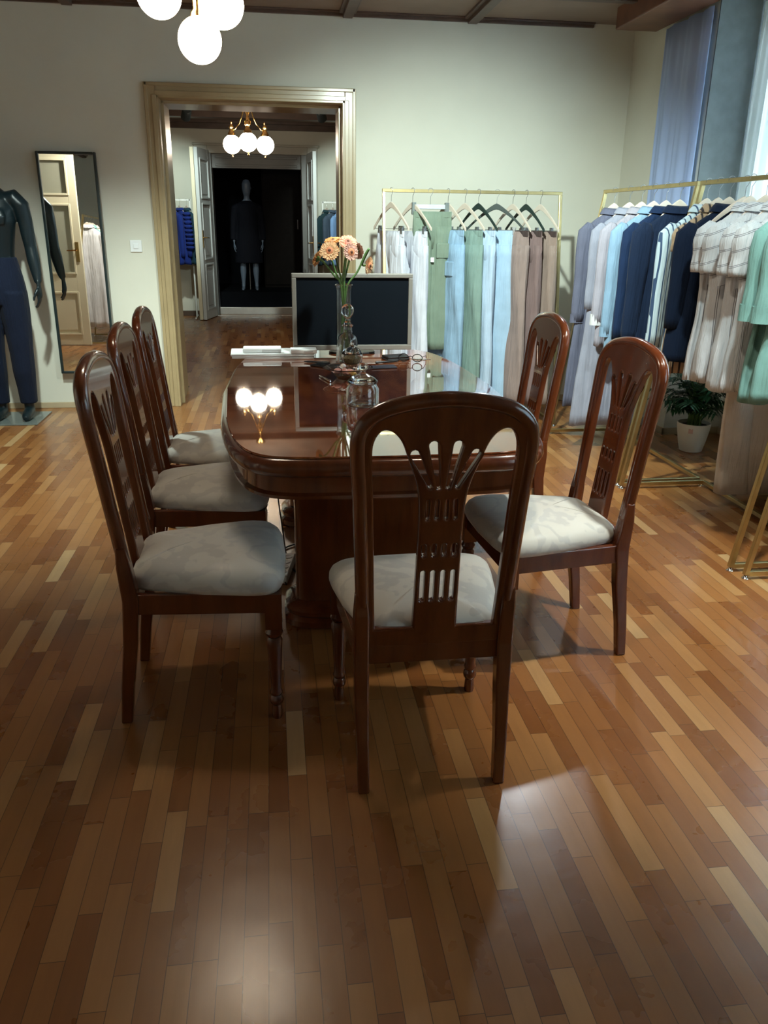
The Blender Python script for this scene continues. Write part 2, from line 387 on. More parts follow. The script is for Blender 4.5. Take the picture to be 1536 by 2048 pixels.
# ------------------------------------------------------------------ far room
struct(box('ceiling_far', M_CEIL, -3.6, 3.6, YW2, YF+.1, 2.77, 2.87))
m = MB(); DX0, DX1, DZ = -.86, .60, 2.34
m.box(-3.6, DX0, YF, YF+.25, 0, 2.77).box(DX1, 3.6, YF, YF+.25, 0, 2.77).box(DX0, DX1, YF, YF+.25, DZ, 2.77)
struct(m.build('wall_far_back', M_WALL))
struct(box('wall_far_left', M_WALL, -3.3, -3.2, YW2, YF, 0, 2.77)); struct(box('wall_far_right', M_WALL, 3.2, 3.3, YW2, YF, 0, 2.77))
m = MB(); m.box(-3.2, 3.2, YF-.09, YF, 2.66, 2.771).box(-3.2, 3.2, YF-.16, YF, 2.73, 2.772); trim(m)
m = MB()
for y in (11.9, 10.2, 8.6): m.box(-3.2, 3.2, y-.07, y+.07, 2.68, 2.771)
trim(m)
m = MB(); m.box(-3.2, DX0-.2, YF-.015, YF, 0, .08).box(DX1+.16, 3.2, YF-.015, YF, 0, .08); struct(m.build('baseboard_far', M_BEAM, bevel=.003))
m = MB()
for a, b in ((DX0-.19, DX0), (DX1, DX1+.155)): m.box(a, b, YF-.03, YF, 0, DZ+.12)
m.box(DX0, DX1, YF-.03, YF, DZ, DZ+.12); m.box(DX0-.21, DX1+.175, YF-.06, YF, DZ+.10, DZ+.13)
M_FARCASE = mk('grey_beige_casing', (.36, .34, .27), .4, var=.05)
struct(m.build('door_2', M_FARCASE, bevel=.005))
M_JAMB = mk('grey_jamb_paint', (.16, .165, .16), .45, var=.05)
m = MB(); m.box(DX0, DX0+.045, YF-.02, YF+.35, 0, DZ).box(DX1-.09, DX1, YF-.02, YF+.35, 0, DZ).box(DX0, DX1, YF+.1, YF+.16, 2.145, DZ).box(DX0+.1, DX1-.15, YF+.085, YF+.1, 2.17, 2.20).box(DX0+.1, DX1-.15, YF+.085, YF+.1, 2.28, 2.31)
trim(m, M_JAMB)
# shop display beyond the far doorway, its lack of light put into dark colours
m = MB(); m.box(-1.6, 1.6, YF+.25, YF+.26, 0, 0.001)
struct(MB().box(-1.8, 1.8, 15.3, 15.4, 0, 2.9).box(-1.9, -1.8, YF+.25, 15.4, 0, 2.9).box(1.8, 1.9, YF+.25, 15.4, 0, 2.9).box(-1.9, 1.9, YF+.25, 15.4, 2.8, 2.9).build('wall_display', M_UNLITDARK))
struct(box('floor_display', M_UNLITDARK, -1.8, 1.8, YF+.36, 15.3, -.1, .335))
struct(MB().box(DX0+.045, DX1-.09, YF+.2, YF+.26, 0, .11).box(DX0, DX1, YF-.03, YF+.0, 0, .008).build('trim_threshold', M_STEEL, bevel=.004))
wd = empty('wardrobe', (.25, 14.6, .335), 0, 'tall dark wooden wardrobe behind the dressed mannequin in the far doorway', 'wardrobe')
MB().box(-.35, .95, -.25, .25, 0, 2.1).build('body', M_WARDROBE, wd, bevel=.008)
for a, b in ((-.33, .28), (.3, .93)):
    d_ = MB().box(a, b, -.275, -.25, .05, 2.05).build('door', M_WARDROBE, wd, bevel=.006)
    MB().tube([((b-.05 if a < 0 else a+.05), -.29, .95), ((b-.05 if a < 0 else a+.05), -.29, 1.10)], .008).build('handle', M_STEEL, d_)

# folded double doors standing open in the far doorway
def panel_door(name, w, h, th, mat, panels, lab=None, handle=None, glass=False, kind='structure'):
    """door leaf along local +x from hinge, front face at -y"""
    if len(panels) == 0: panels = [(.1, h-.1)]
    st = .10; m = MB()
    m.box(0, st, 0, th, 0, h).box(w-st, w, 0, th, 0, h)
    zs = [0]+[z for p in panels for z in p]+[h]
    for i in range(0, len(zs), 2): m.box(st, w-st, .001, th-.001, zs[i], zs[i+1])
    o = m.build(name, mat, bevel=.003)
    for k, (a, b) in enumerate(panels):
        g = glass and k > 0
        pm = MB()
        if g:
            pm.box(st-.005, w-st+.005, th*.4, th*.6, a-.005, b+.005); pm.build('pane', M_PANE, o)
        else:
            pm.box(st-.004, w-st+.004, th*.3, th*.7, a-.004, b+.004).box(st+.05, w-st-.05, th*.12, th*.88, a+.05, b-.05); pm.build('panel', mat, o, bevel=.004)
        q = MB()
        for y0, y1 in ((-.008, .006), (th-.006, th+.008)):
            q.box(st-.012, st+.012, y0, y1, a-.012, b+.012).box(w-st-.012, w-st+.012, y0, y1, a-.012, b+.012).box(st+.012, w-st-.012, y0, y1, a-.012, a+.012).box(st+.012, w-st-.012, y0, y1, b-.012, b+.012)
        q.build('moulding', mat, o, bevel=.003)
    if handle:
        hm = MB(); hz = handle
        hm.box(w-.075, w-.035, -.008, th+.008, hz-.14, hz+.10)
        hm.tube([(w-.055, -.008, hz), (w-.055, -.055, hz), (w-.17, -.06, hz-.004)], [.009, .009, .007]).tube([(w-.055, th+.008, hz), (w-.055, th+.055, hz), (w-.17, th+.06, hz-.004)], [.009, .009, .007])
        hm.build('door_handle', M_BRASS, o, smooth=True)
    return struct(o)
d = panel_door('door_3', .60, 2.36, .05, M_DOORSHADE, [(.14, .78), (.86, 1.62), (1.70, 2.22)], handle=1.16)
d.location = (-.885, YF-.06, .01); d.rotation_euler = (0, 0, R_(258))
d = panel_door('door_4', .58, 2.36, .05, M_CREAMDOOR, [(.14, .78), (.86, 1.62), (1.70, 2.22)])
d.location = (-.975, YF-.07, .01); d.rotation_euler = (0, 0, R_(261))
d = panel_door('door_5', .60, 2.34, .05, M_DOORSHADE, [(.14, .78), (.86, 1.62), (1.70, 2.22)], handle=1.10)
d.location = (.585, YF-.06, .01); d.rotation_euler = (0, 0, R_(276))

# ------------------------------------------------------------------ chandeliers
def globe_mesh(r, c=(0, 0, 0)): return MB().sphere(c, r, 32, 20)
def point(loc, w, colr, rad, name='globe_light'):
    l = bpy.data.lights.new(name, 'POINT'); l.energy = w; l.color = colr; l.shadow_soft_size = rad
    o = bpy.data.objects.new(name, l); COL.objects.link(o); o.location = loc; return o
cn = empty('pendant_chandelier', (-.207, 2.88, CZ), 0, 'brass pendant chandelier with opal globes hanging over the left of the dining table', 'chandelier')
MB().lathe([(.0, 0), (.065, 0), (.07, -.012), (.045, -.035), (.012, -.045)], 24).build('ceiling_rose', M_BRASS, cn, smooth=True)
hub = MB().tube([(0, 0, -.04), (0, 0, -.40)], .008).lathe([(.010, -.40), (.024, -.412), (.03, -.435), (.024, -.46), (.010, -.475), (.014, -.49), (.0, -.51)], 20)
hub.build('centre_stem', M_BRASS, cn, smooth=True)
for gx, gy, gz in ((-.098, -.015, -.759), (.087, -.015, -.779), (.013, .022, -.870)):
    MB().tube([(gx*.1, gy*.1, -.435), (gx*.6, gy*.6, -.42), (gx, gy, -.46), (gx, gy, gz+.095)], [.005, .005, .005, .005]).build('arm', M_BRASS, cn, smooth=True)
    MB().lathe([(.006, .145), (.010, .122), (.010, .112), (.016, .108), (.016, .083), (.024, .072), (.026, .061)], 20, (gx, gy, gz)).build('lamp_holder', M_BRASS, cn, smooth=True)
    globe_mesh(.067, (gx, gy, gz)).build('globe', M_GLOBEN, cn, smooth='all')
cf = empty('pendant_chandelier', (-.197, 10.0, 2.77), 0, 'brass chandelier with curved arms and glowing globes in the far room', 'chandelier')
MB().lathe([(.0, 0), (.06, 0), (.06, -.015), (.02, -.04), (.008, -.05), (.008, -.10), (.02, -.115), (.03, -.13), (.014, -.15), (.008, -.17), (.02, -.20), (.028, -.22), (.012, -.25), (.02, -.30), (.034, -.32), (.034, -.345), (.014, -.37), (.02, -.40), (.0, -.43)], 20).build('centre_stem', M_BRASS, cf, smooth=True)
for a in (150, 30, 270):
    ca, sa = cos(R_(a)), sin(R_(a))
    pts = [(.012*ca, .012*sa, -.14), (.045*ca, .045*sa, -.19), (.07*ca, .07*sa, -.26), (.11*ca, .11*sa, -.34), (.17*ca, .17*sa, -.395), (.215*ca, .215*sa, -.40)]
    MB().tube(pts, .007, 8).build('arm', M_BRASS, cf, smooth=True)
    MB().lathe([(.0, -.31), (.012, -.325), (.008, -.34), (.02, -.36), (.03, -.375), (.018, -.39), (.026, -.41), (.042, -.435), (.044, -.46)], 16, (.215*ca, .215*sa, 0)).build('lamp_holder', M_BRASS, cf, smooth=True)
    g = globe_mesh(.1, (.215*ca, .215*sa, -.55)).build('globe', M_GLOBEF, cf, smooth='all')
    MB().lathe([(.010, -.635), (.014, -.655), (.008, -.665), (.012, -.68), (.0, -.69)], 12, (.215*ca, .215*sa, 0)).build('finial', M_BRASS, cf, smooth=True)

# ------------------------------------------------------------------ track spotlights
def track_spot(loc, target, watt, cone, colr, label, ztop):
    o = empty('track_spotlight', (loc[0], loc[1], ztop), 0, label, 'spotlight', 'ceiling spotlights')
    d = (Vector(target)-Vector(loc)).normalized(); q = d.to_track_quat('-Z', 'Y').to_matrix().to_4x4()
    dz = loc[2]-ztop
    MB().box(-.05, .05, -.018, .018, -.02, .0).build('mount', M_BLACK, o, bevel=.003)
    MB().tube([(0, 0, -.018), (0, 0, dz+.02)], .011).build('stem', M_BLACK, o)
    M = Matrix.Translation((0, 0, dz)) @ q
    MB().lathe([(.0, .075), (.045, .075), (.056, .06), (.058, -.075), (.05, -.078), (.048, -.06)], 24, M=M).build('lamp_housing', M_BLACK, o, smooth=True)
    MB().lathe([(.0, -.058), (.047, -.058), (.047, -.062), (.0, -.062)], 24, M=M).build('lens', M_LENS, o)
    lamp_spot(o, loc, target, watt, cone, colr)
labs = ['black spotlight on the ceiling above the dining table, aimed at the trouser rack', 'black spotlight on the ceiling in front of the trouser rack, aimed at the right-hand chairs', 'black spotlight on the ceiling aimed at the black mannequin', 'black spotlight on the ceiling aimed at the shirts on the right', 'black spotlight added on the ceiling to brighten the bare floor right of the chairs', 'black spotlight on the ceiling above the nearest dining chair', 'black spotlight on the ceiling aimed at the open glazed door']
for (a, b, c_, d_, e), lb in zip(SPOTS, labs): track_spot(a, b, c_, d_, e, lb, CZ)
labs = ['black ceiling spotlight in the far room, left of the chandelier', 'black ceiling spotlight in the far room, right of the chandelier']
for (a, b, c_, d_, e), lb in zip(FAR_SPOTS, labs): track_spot(a, b, c_, d_, e, lb, 2.77)

# ------------------------------------------------------------------ mirror, switches
mo = empty('wall_mirror', (-1.415, YB, 1.07), 0, 'tall black framed mirror on the wall beside the black mannequin', 'mirror')
mo.rotation_euler = (R_(-1.0), 0, 0)
w_, h_ = .205, .785
m = MB(); m.box(-w_, -w_+.018, -.035, -.002, -h_, h_).box(w_-.018, w_, -.035, -.002, -h_, h_).box(-w_+.018, w_-.018, -.035, -.002, -h_, -h_+.018).box(-w_+.018, w_-.018, -.035, -.002, h_-.018, h_)
m.build('frame', M_FRAME, mo, bevel=.004)
MB().box(-w_+.016, w_-.016, -.022, -.016, -h_+.016, h_-.016).build('mirror_glass', M_MIRROR, mo)
mo.location = (-1.415, YB-.028, 1.065)
so = empty('light_switch', (-.99, YB, 1.215), 0, 'white square light switch on the wall left of the doorway', 'switch')
MB().box(-.042, .042, -.010, 0, -.042, .042).build('plate', M_WPLAST, so, bevel=.003)
MB().box(-.018, .018, -.015, -.009, -.018, .018).build('rocker', M_WPLAST, so, bevel=.002)
so = empty('wall_socket', (-1.06, YB, .50), 0, 'white wall socket low on the wall behind the left chairs', 'socket')
MB().box(-.042, .042, -.010, 0, -.042, .042).build('plate', M_WPLAST, so, bevel=.003)
MB().lathe([(.0, -.002), (.02, -.002), (.02, .003), (.024, .004)], 20, M=Matrix.Translation((0, -.010, 0)) @ Matrix.Rotation(R_(90), 4, 'X')).build('socket_well', M_DKPLAST, so)

# ------------------------------------------------------------------ chairs
def curve_plate(splines, thick, bev, mapf):
    cu = bpy.data.curves.new('tmp', 'CURVE'); cu.dimensions = '2D'; cu.fill_mode = 'BOTH'; cu.extrude = thick/2-bev; cu.offset = -bev; cu.bevel_depth = bev; cu.bevel_resolution = 2
    for pts in splines:
        sp = cu.splines.new('POLY'); sp.points.add(len(pts)-1); sp.use_cyclic_u = True
        for p, q in zip(sp.points, pts): p.co = (q[0], q[1], 0, 1)
    o = bpy.data.objects.new('tmp', cu); COL.objects.link(o)
    dg = bpy.context.evaluated_depsgraph_get(); me = bpy.data.meshes.new_from_object(o.evaluated_get(dg))
    bpy.data.objects.remove(o); bpy.data.curves.remove(cu)
    for v in me.vertices: v.co = mapf(v.co)
    return me
def smooth_pts(ctrl, n=6):
    """closed Catmull-Rom through control points; a third entry 'c' marks a sharp corner"""
    out = []; N = len(ctrl)
    for i in range(N):
        p0, p1, p2, p3 = (Vector(ctrl[(i+k-1) % N][:2]) for k in range(4))
        if len(ctrl[i]) > 2: p0 = p1
        if len(ctrl[(i+1) % N]) > 2: p3 = p2
        for k in range(n):
            t = k/n
            out.append(tuple(.5*((2*p1)+(-p0+p2)*t+(2*p0-5*p1+4*p2-p3)*t*t+(-p0+3*p1-3*p2+p3)*t**3)))
    return out
def slot(x0, z0, x1, z1, w0, w1):
    """rounded slot from (x0,z0) bottom to (x1,z1) top"""
    d = Vector((x1-x0, z1-z0)).normalized(); nrm = Vector((-d.y, d.x)); pts = []
    for k in range(7):
        a = pi*k/6; pts.append(Vector((x1, z1))+d*sin(a)*w1/2+nrm*(-cos(a))*w1/2)
    for k in range(7):
        a = pi*k/6; pts.append(Vector((x0, z0))-d*sin(a)*w0/2+nrm*cos(a)*w0/2)
    return [tuple(p) for p in pts]
def back_y(z): return -.178-(z-.44)*.125
def make_chair():
    t = empty('dining_chair')
    # back: stiles, crest and fan splat in one pierced board
    outer = smooth_pts([(-.186, .40, 'c'), (.186, .40, 'c'), (.192, .6), (.200, .80), (.207, .92), (.202, .975), (.176, 1.015), (.115, 1.040), (0, 1.052), (-.115, 1.040), (-.176, 1.015), (-.202, .975), (-.207, .92), (-.200, .80), (-.192, .6)], 5)
    def void(s):
        q = [(.150, .455, 'c'), (.155, .6), (.161, .80), (.166, .90), (.163, .945), (.146, .972), (.122, .970), (.100, .945), (.082, .900), (.062, .840), (.054, .78), (.053, .66), (.056, .455, 'c')]
        return smooth_pts([(s*a[0], *a[1:]) for a in q], 5)
    sp = [outer, void(1), void(-1)]
    for s in (-1, 1):
        sp.append(slot(s*.011, .835, s*.028, .936, .009, .022)); sp.append(slot(s*.032, .838, s*.070, .916, .009, .021))
        for x in (.0125, .037):
            sp.append(slot(s*x, .535, s*x, .610, .011, .011)); sp.append(slot(s*x, .660, s*x, .683, .010, .010))
            sp.append(slot(s*x*.9, .756, s*x*.9, .800, .006, .006))
    def mp(c): return Vector((c.x, back_y(c.y)+c.z+.03*(abs(c.x)/.2)**2*max(0, (c.y-.5))*0, c.y))
    me = curve_plate(sp, .026, .006, mp); me.name = 'backrest'
    o = bpy.data.objects.new('backrest', me); COL.objects.link(o); me.materials.append(M_MAHOG); o.parent = t
    for p in me.polygons: p.use_smooth = False
    # rounded crest roll and stile rounding, a sub-part running round the outer edge
    path = [Vector((x, back_y(z)-.001, z)) for x, z in [p for p in outer if p[1] > .47]]
    k = max(range(len(path)), key=lambda i: (path[i]-path[i-1]).length)
    path = path[k:]+path[:k]
    path = [p+Vector((-.010*(1 if p.x > 0 else -1)*min(1, abs(p.x)/.12), 0, -.010*max(0, min(1, (p.z-.95)/.06)))) for p in path]
    MB().tube(path, .0185, 10).build('rim', M_MAHOG, o, smooth=True)
    # rear legs
    for s in (-1, 1):
        rings = []
        for z, y, w, dp, x in ((0, -.225, .030, .032, .182), (.12, -.212, .032, .036, .184), (.27, -.190, .036, .042, .185), (.40, -.178, .040, .046, .186), (.50, -.188, .038, .040, .185), (.56, back_y(.56), .030, .026, .186)):
            cx = s*(x-.002); rings.append([(cx-w/2, y-dp/2, z), (cx+w/2, y-dp/2, z), (cx+w/2, y+dp/2, z), (cx-w/2, y+dp/2, z)])
        MB().loft(rings).build('leg', M_MAHOG, t, bevel=.005)
    # turned front legs
    for s in (-1, 1):
        m = MB(); m.box(-.024, .024, -.024, .024, .305, .415)
        m.lathe([(.0, 0), (.014, 0), (.016, .01), (.015, .03), (.0135, .045), (.019, .052), (.0215, .062), (.019, .072), (.0155, .078), (.0195, .084), (.0195, .092), (.016, .10), (.017, .13), (.0225, .24), (.0235, .262), (.018, .272), (.024, .280), (.026, .288), (.022, .296), (.019, .302), (.023, .308)], 20)
        m.build('leg', M_MAHOG, t, smooth=True, loc=(s*.207, .215, 0))
    # seat rails
    m = MB()
    m.bar((-.205, .220, .385), (.205, .220, .385), .022, .062); m.bar((-.18, -.175, .385), (.18, -.175, .385), .022, .062)
    for s in (-1, 1): m.bar((s*.184, -.17, .385), (s*.212, .21, .385), .022, .062)
    m.build('seat_rail', M_MAHOG, t, bevel=.003)
    # cushion
    N = 48; rings = []
    def outline(k, ins):
        a = 2*pi*k/N; cx, cy = cos(a), sin(a); e = .30
        x = abs(cx)**e*(1 if cx > 0 else -1); y = abs(cy)**e*(1 if cy > 0 else -1)
        yy = .026+y*(.213-ins); hw = lerp(.180, .252, (y+1)/2)-ins
        if y > 0: yy += .018*(1-x*x)
        if y < -.5 and abs(x) > .8: hw -= .012
        return Vector((x*hw, yy, 0))
    for ins, z in ((.022, .412), (.004, .416), (.0, .428), (.001, .445), (.008, .460), (.022, .473), (.045, .483), (.08, .491), (.12, .496), (.17, .499)):
        rings.append([outline(k, ins)+Vector((0, 0, z)) for k in range(N)])
    MB().loft(rings).build('seat', M_SEAT, t, smooth='all')
    return t
CH = [(.375, 1.938, 0, 'mahogany dining chair with its back to the viewer at the near end of the table'),
      (-.240, 2.285, -90, 'mahogany dining chair nearest the viewer on the left side of the table'),
      (-.285, 2.985, -90, 'mahogany dining chair in the middle of the three on the left side of the table'),
      (-.292, 3.56, -90, 'mahogany dining chair farthest back on the left side, close to the doorway'),
      (.920, 2.482, 94.5, 'mahogany dining chair on the right side of the table, nearest the viewer'),
      (.905, 3.29, 91, 'mahogany dining chair on the right side of the table, in front of the hanging trousers')]
proto = make_chair()
for i, (x, y, a, lb) in enumerate(CH):
    o = proto if i == 0 else copy_tree(proto)
    o.location = (x, y, 0); o.rotation_euler = (0, 0, R_(a)); tag(o, lb, 'chair', 'dining chairs around the table')

# ------------------------------------------------------------------ table
TB = empty('dining_table', (.355, 3.265, 0), 0, 'large glossy mahogany dining table with bowed sides and pedestal legs', 'table')
def tab_outline(ins, N=160):
    pts = []; hl = 1.04; 
    for k in range(N):
        a = 2*pi*k/N; e = .22; cx, cy = cos(a), sin(a)
        x = abs(cx)**e*(1 if cx > 0 else -1); y = abs(cy)**e*(1 if cy > 0 else -1)
        hw = .472+.088*(1-y*y)
        pts.append(Vector((x*(hw-ins), y*(hl-ins)+(.02*(1-x*x))*(1 if y > 0 else -1), 0)))
    return pts
def ring(ins, z): return [p+Vector((0, 0, z)) for p in tab_outline(ins)]
MB().loft([ring(.014, .7585), ring(.014, .762), ring(.016, .764)]).build('table_top', M_TOP, TB)
MB().loft([ring(.03, .700), ring(.012, .702), ring(.0, .710), ring(-.006, .724), ring(-.004, .740), ring(.004, .752), ring(.012, .757), ring(.022, .7585)]).build('edge_moulding', M_MAHOG, TB, smooth=True)
MB().loft([ring(.03, .630), ring(.016, .634), ring(.014, .645), ring(.024, .652), ring(.026, .70)]).build('apron', M_MAHOG, TB, smooth=True)
for yc in (-.52, .52):
    def oval(hx, hy, z, N=48, e=.5):
        o_ = []
        for k in range(N):
            a = 2*pi*k/N; cx, cy = cos(a), sin(a)
            o_.append(Vector((abs(cx)**e*(1 if cx > 0 else -1)*hx, yc+abs(cy)**e*(1 if cy > 0 else -1)*hy, z)))
        return o_
    MB().loft([oval(.300, .080, .08, e=.35), oval(.300, .080, .60, e=.35), oval(.315, .10, .64, e=.35)]).build('pedestal', M_MAHOG, TB, smooth=True)
    MB().loft([oval(.335, .14, .0), oval(.345, .15, .008), oval(.345, .15, .03), oval(.330, .135, .042), oval(.338, .143, .05), oval(.340, .145, .066), oval(.325, .13, .082), oval(.305, .09, .09)]).build('pedestal_base', M_MAHOG, TB, smooth=True)
MB().box(-.03, .03, -.46, .46, .12, .24).build('stretcher', M_MAHOG, TB, bevel=.008)
TZ = .764

# ------------------------------------------------------------------ things on the table
mn = empty('monitor', (.405, 4.12, TZ), 0, 'flat computer monitor with grey bezel and black screen, behind the flower vase', 'monitor')
m = MB(); hw, z0, z1, bz = .303, .022, .398, .021
m.box(-hw, hw, .0, .045, z0, z0+.026).box(-hw, hw, 0, .045, z1-bz, z1).box(-hw, -hw+bz, 0, .045, z0+.026, z1-bz).box(hw-bz, hw, 0, .045, z0+.026, z1-bz).box(-hw+.01, hw-.01, .02, .06, z0+.01, z1-.01)
m.build('bezel', M_BEZEL, mn, bevel=.003)
MB().box(-hw+bz-.002, hw-bz+.002, .007, .016, z0+.024, z1-bz+.002).build('screen', M_SCREEN, mn)
st = MB().box(-.03, .03, .055, .085, .01, .25).build('stand', M_DKPLAST, mn, bevel=.004)
MB().loft([[Vector((.12*cos(a), .06+.075*sin(a), z)) for a in [2*pi*k/32 for k in range(32)]] for z in (0, .01)]).build('stand_base', M_DKPLAST, mn, bevel=.003)

# vase of gerberas
VX, VY = .340, 3.90
class Vessel:
    """open vessel: one lathed surface given its wall with a solidify modifier"""
    def __init__(s, m, wall): s.m, s.w = m, wall
    def build(s, *a, **k):
        o = s.m.build(*a, **k); q = o.modifiers.new('wall', 'SOLIDIFY'); q.thickness = s.w; q.offset = 0; q.use_even_offset = False
        return o
def shell(prof, seg=32, wall=.003, c=(0, 0, 0)):
    return Vessel(MB().lathe([(.0005, prof[0][1])]+prof, seg, c, cap=False), wall)
vs = empty('glass_vase', (VX, VY, TZ), 0, 'tall clear cylindrical glass vase holding gerberas in front of the monitor', 'vase')
shell([(.0385, 0), (.040, .004), (.0385, .012), (.036, .05), (.035, .20), (.0355, .335), (.039, .352), (.0415, .358), (.039, .362)], 36, .0025).build('vessel', M_GLASS, vs, smooth=True)
M_WATER = NT('vase_water'); M_WATER.set(Roughness=0, IOR=1.33, Transmission_Weight=1.0, Base_Color=(.86, .97, .86)); M_WATER = M_WATER.m
MB().lathe([(.0005, .008), (.0345, .008), (.033, .05), (.0322, .20), (.0322, .23), (.0005, .23)], 32, cap=False).build('water', M_WATER, vs, smooth=True)
def gerbera(top, face, r, mp_, label, ring_m=None, bend=None, seed=0):
    rnd = random.Random(seed)
    g = empty('gerbera', (VX, VY, TZ+.02), 0, label, 'flower', 'gerberas in the glass vase')
    T = Vector(top)-Vector((VX, VY, TZ+.02)); F = Vector(face).normalized()
    a0 = rnd.uniform(0, 2*pi); b = Vector((.02*cos(a0), .02*sin(a0), 0)); nk = Vector((-.020*cos(a0)*.6+T.x*.06, -.02*sin(a0)*.6+T.y*.06, .325))
    nk.x = max(-.026, min(.026, nk.x)); nk.y = max(-.026, min(.026, nk.y))
    P = [b, lerp(b, nk, .5), nk]+([Vector(q) for q in bend] if bend else [lerp(nk, T-F*.05+Vector((0, 0, -.01)), .55)])+[T-F*.035, T-F*.006]
    pts = []
    for i in range(len(P)-1):
        p0, p1, p2, p3 = P[max(i-1, 0)], P[i], P[i+1], P[min(i+2, len(P)-1)]
        for k in range(7):
            t = k/7; pts.append(.5*((2*p1)+(-p0+p2)*t+(2*p0-5*p1+4*p2-p3)*t*t+(-p0+3*p1-3*p2+p3)*t**3))
    pts.append(P[-1])
    MB().tube(pts, [.0046]*len(pts), 8).build('stem', M_STEM, g, smooth=True)
    q = F.to_track_quat('Z', 'Y').to_matrix().to_4x4(); M = Matrix.Translation(T) @ q
    m = MB()
    for layer, (n_, rr, tilt, w) in enumerate(((24, 1.0, .08, .0066), (22, .90, .22, .0062), (18, .60, .42, .0048))):
        for k in range(n_):
            a = 2*pi*(k+.5*layer)/n_+rnd.uniform(-.05, .05); L_ = r*rr*rnd.uniform(.92, 1.05); tl = tilt+rnd.uniform(-.08, .08)
            ca, sa = cos(a), sin(a); rad = Vector((ca, sa, 0)); tan = Vector((-sa, ca, 0)); vs_ = []
            for s_, wf in ((.18, .45), (.45, .9), (.75, 1.0), (.93, .7), (1.0, .2)):
                c0 = rad*(L_*s_*cos(tl))+Vector((0, 0, L_*s_*sin(tl)*(1-.55*s_)))
                vs_ += [c0-tan*w*wf+Vector((0, 0, .0015)), c0+Vector((0, 0, -.0008)), c0+tan*w*wf+Vector((0, 0, .0015))]
            fs = [(3*i+j, 3*i+j+1, 3*i+j+4, 3*i+j+3) for i in range(4) for j in range(2)]
            m.add([M @ v_ for v_ in vs_], fs)
    m.build('petals', mp_, g, smooth='all')
    MB().lathe([(.0, .009), (.006, .010), (.012, .008), (.017, .006), (.018, .001), (.0, -.001)], 20, M=M).build('inner_ring', ring_m or M_FLOWR, g, smooth=True)
    MB().lathe([(.0, .0125), (.004, .0120), (.007, .010), (.0075, .007), (.0, .006)], 16, M=M).build('flower_centre', M_FLOWC, g, smooth=True)
    MB().lathe([(.0, -.010), (.008, -.008), (.015, -.001), (.013, .001), (.0, .0005)], 16, M=M).build('calyx', M_STEM, g, smooth=True)
gerbera((.272, 3.86, 1.277), (-.12, -1, .38), .047, M_PETALP, 'pale peach gerbera facing the viewer, largest at the left front of the bouquet', seed=1)
gerbera((.360, 3.90, 1.314), (.10, -.75, .75), .044, M_PETALC, 'coral gerbera at the top of the bouquet', ring_m=mk('coral_ring', (.72, .14, .09), .6, var=.2, vs=100), seed=2)
gerbera((.296, 3.95, 1.318), (-.15, -.35, 1), .044, M_PETALO, 'orange gerbera seen edge-on behind the pale peach one', seed=3)
gerbera((.370, 3.865, 1.272), (.45, -1, .12), .040, M_PETALK, 'dusty pink gerbera turned right, under the coral one', seed=4)
gerbera((.218, 3.90, 1.240), (-.75, .45, .35), .038, M_PETALO, 'rust gerbera seen from behind at the far left of the bouquet', seed=5)
gerbera((.408, 3.94, 1.276), (.75, .55, .2), .041, M_PETALK, 'faded pink gerbera seen from behind at the right of the bouquet', seed=6)
gerbera((.458, 3.90, 1.212), (.85, -.6, -.15), .040, M_PETALP, 'drooping peach gerbera on a looped stem at the far right of the bouquet', bend=[(.065, .0, .40), (.10, .0, .475), (.118, 0, .50)], seed=7)

def jar_glass(name, prof, loc, label, cat, lid=None, wall=.003, part='jar'):
    o = empty(name, loc, 0, label, cat)
    shell(prof, 36, wall).build(part, M_GLASS, o, smooth=True)
    if lid: MB().lathe(lid, 32).build('lid' if cat != 'decanter' else 'stopper', M_GLASS, o, smooth=True)
    return o
dc = jar_glass('glass_decanter', [(.043, 0), (.046, .006), (.046, .115), (.040, .135), (.022, .150), (.0205, .178), (.026, .184), (.026, .190)], (.348, 3.80, TZ), 'tall square-shouldered glass decanter with a ball stopper in front of the vase', 'decanter',
               [(.0, .165), (.013, .165), (.016, .192), (.017, .198), (.009, .205), (.008, .213), (.017, .222), (.027, .236), (.030, .252), (.027, .268), (.016, .280), (.0, .283)], .004)
pj = jar_glass('candy_jar', [(.022, 0), (.024, .004), (.008, .014), (.008, .020), (.032, .032), (.044, .05), (.047, .075), (.044, .083), (.046, .087)], (.350, 3.60, TZ), 'stemmed glass jar of dried petals with a domed lid, in front of the decanter', 'jar',
               [(.047, .088), (.046, .092), (.032, .106), (.010, .117), (.006, .122), (.009, .128), (.004, .136), (.0, .137)])
MB().lathe([(.0, .038), (.028, .038), (.038, .05), (.041, .066), (.02, .076), (.0, .078)], 24).build('dried_petals', M_POTP, pj, smooth=True)
gj = jar_glass('small_glass_jar', [(.052, 0), (.0575, .006), (.058, .012), (.058, .062), (.050, .074), (.047, .080), (.053, .084)], (.322, 2.915, TZ), 'small empty glass jar with a knobbed lid near the front chair', 'jar',
               [(.0, .078), (.044, .078), (.055, .086), (.055, .091), (.042, .103), (.020, .113), (.010, .121), (.010, .126), (.019, .133), (.022, .143), (.018, .153), (.0, .157)], .004)
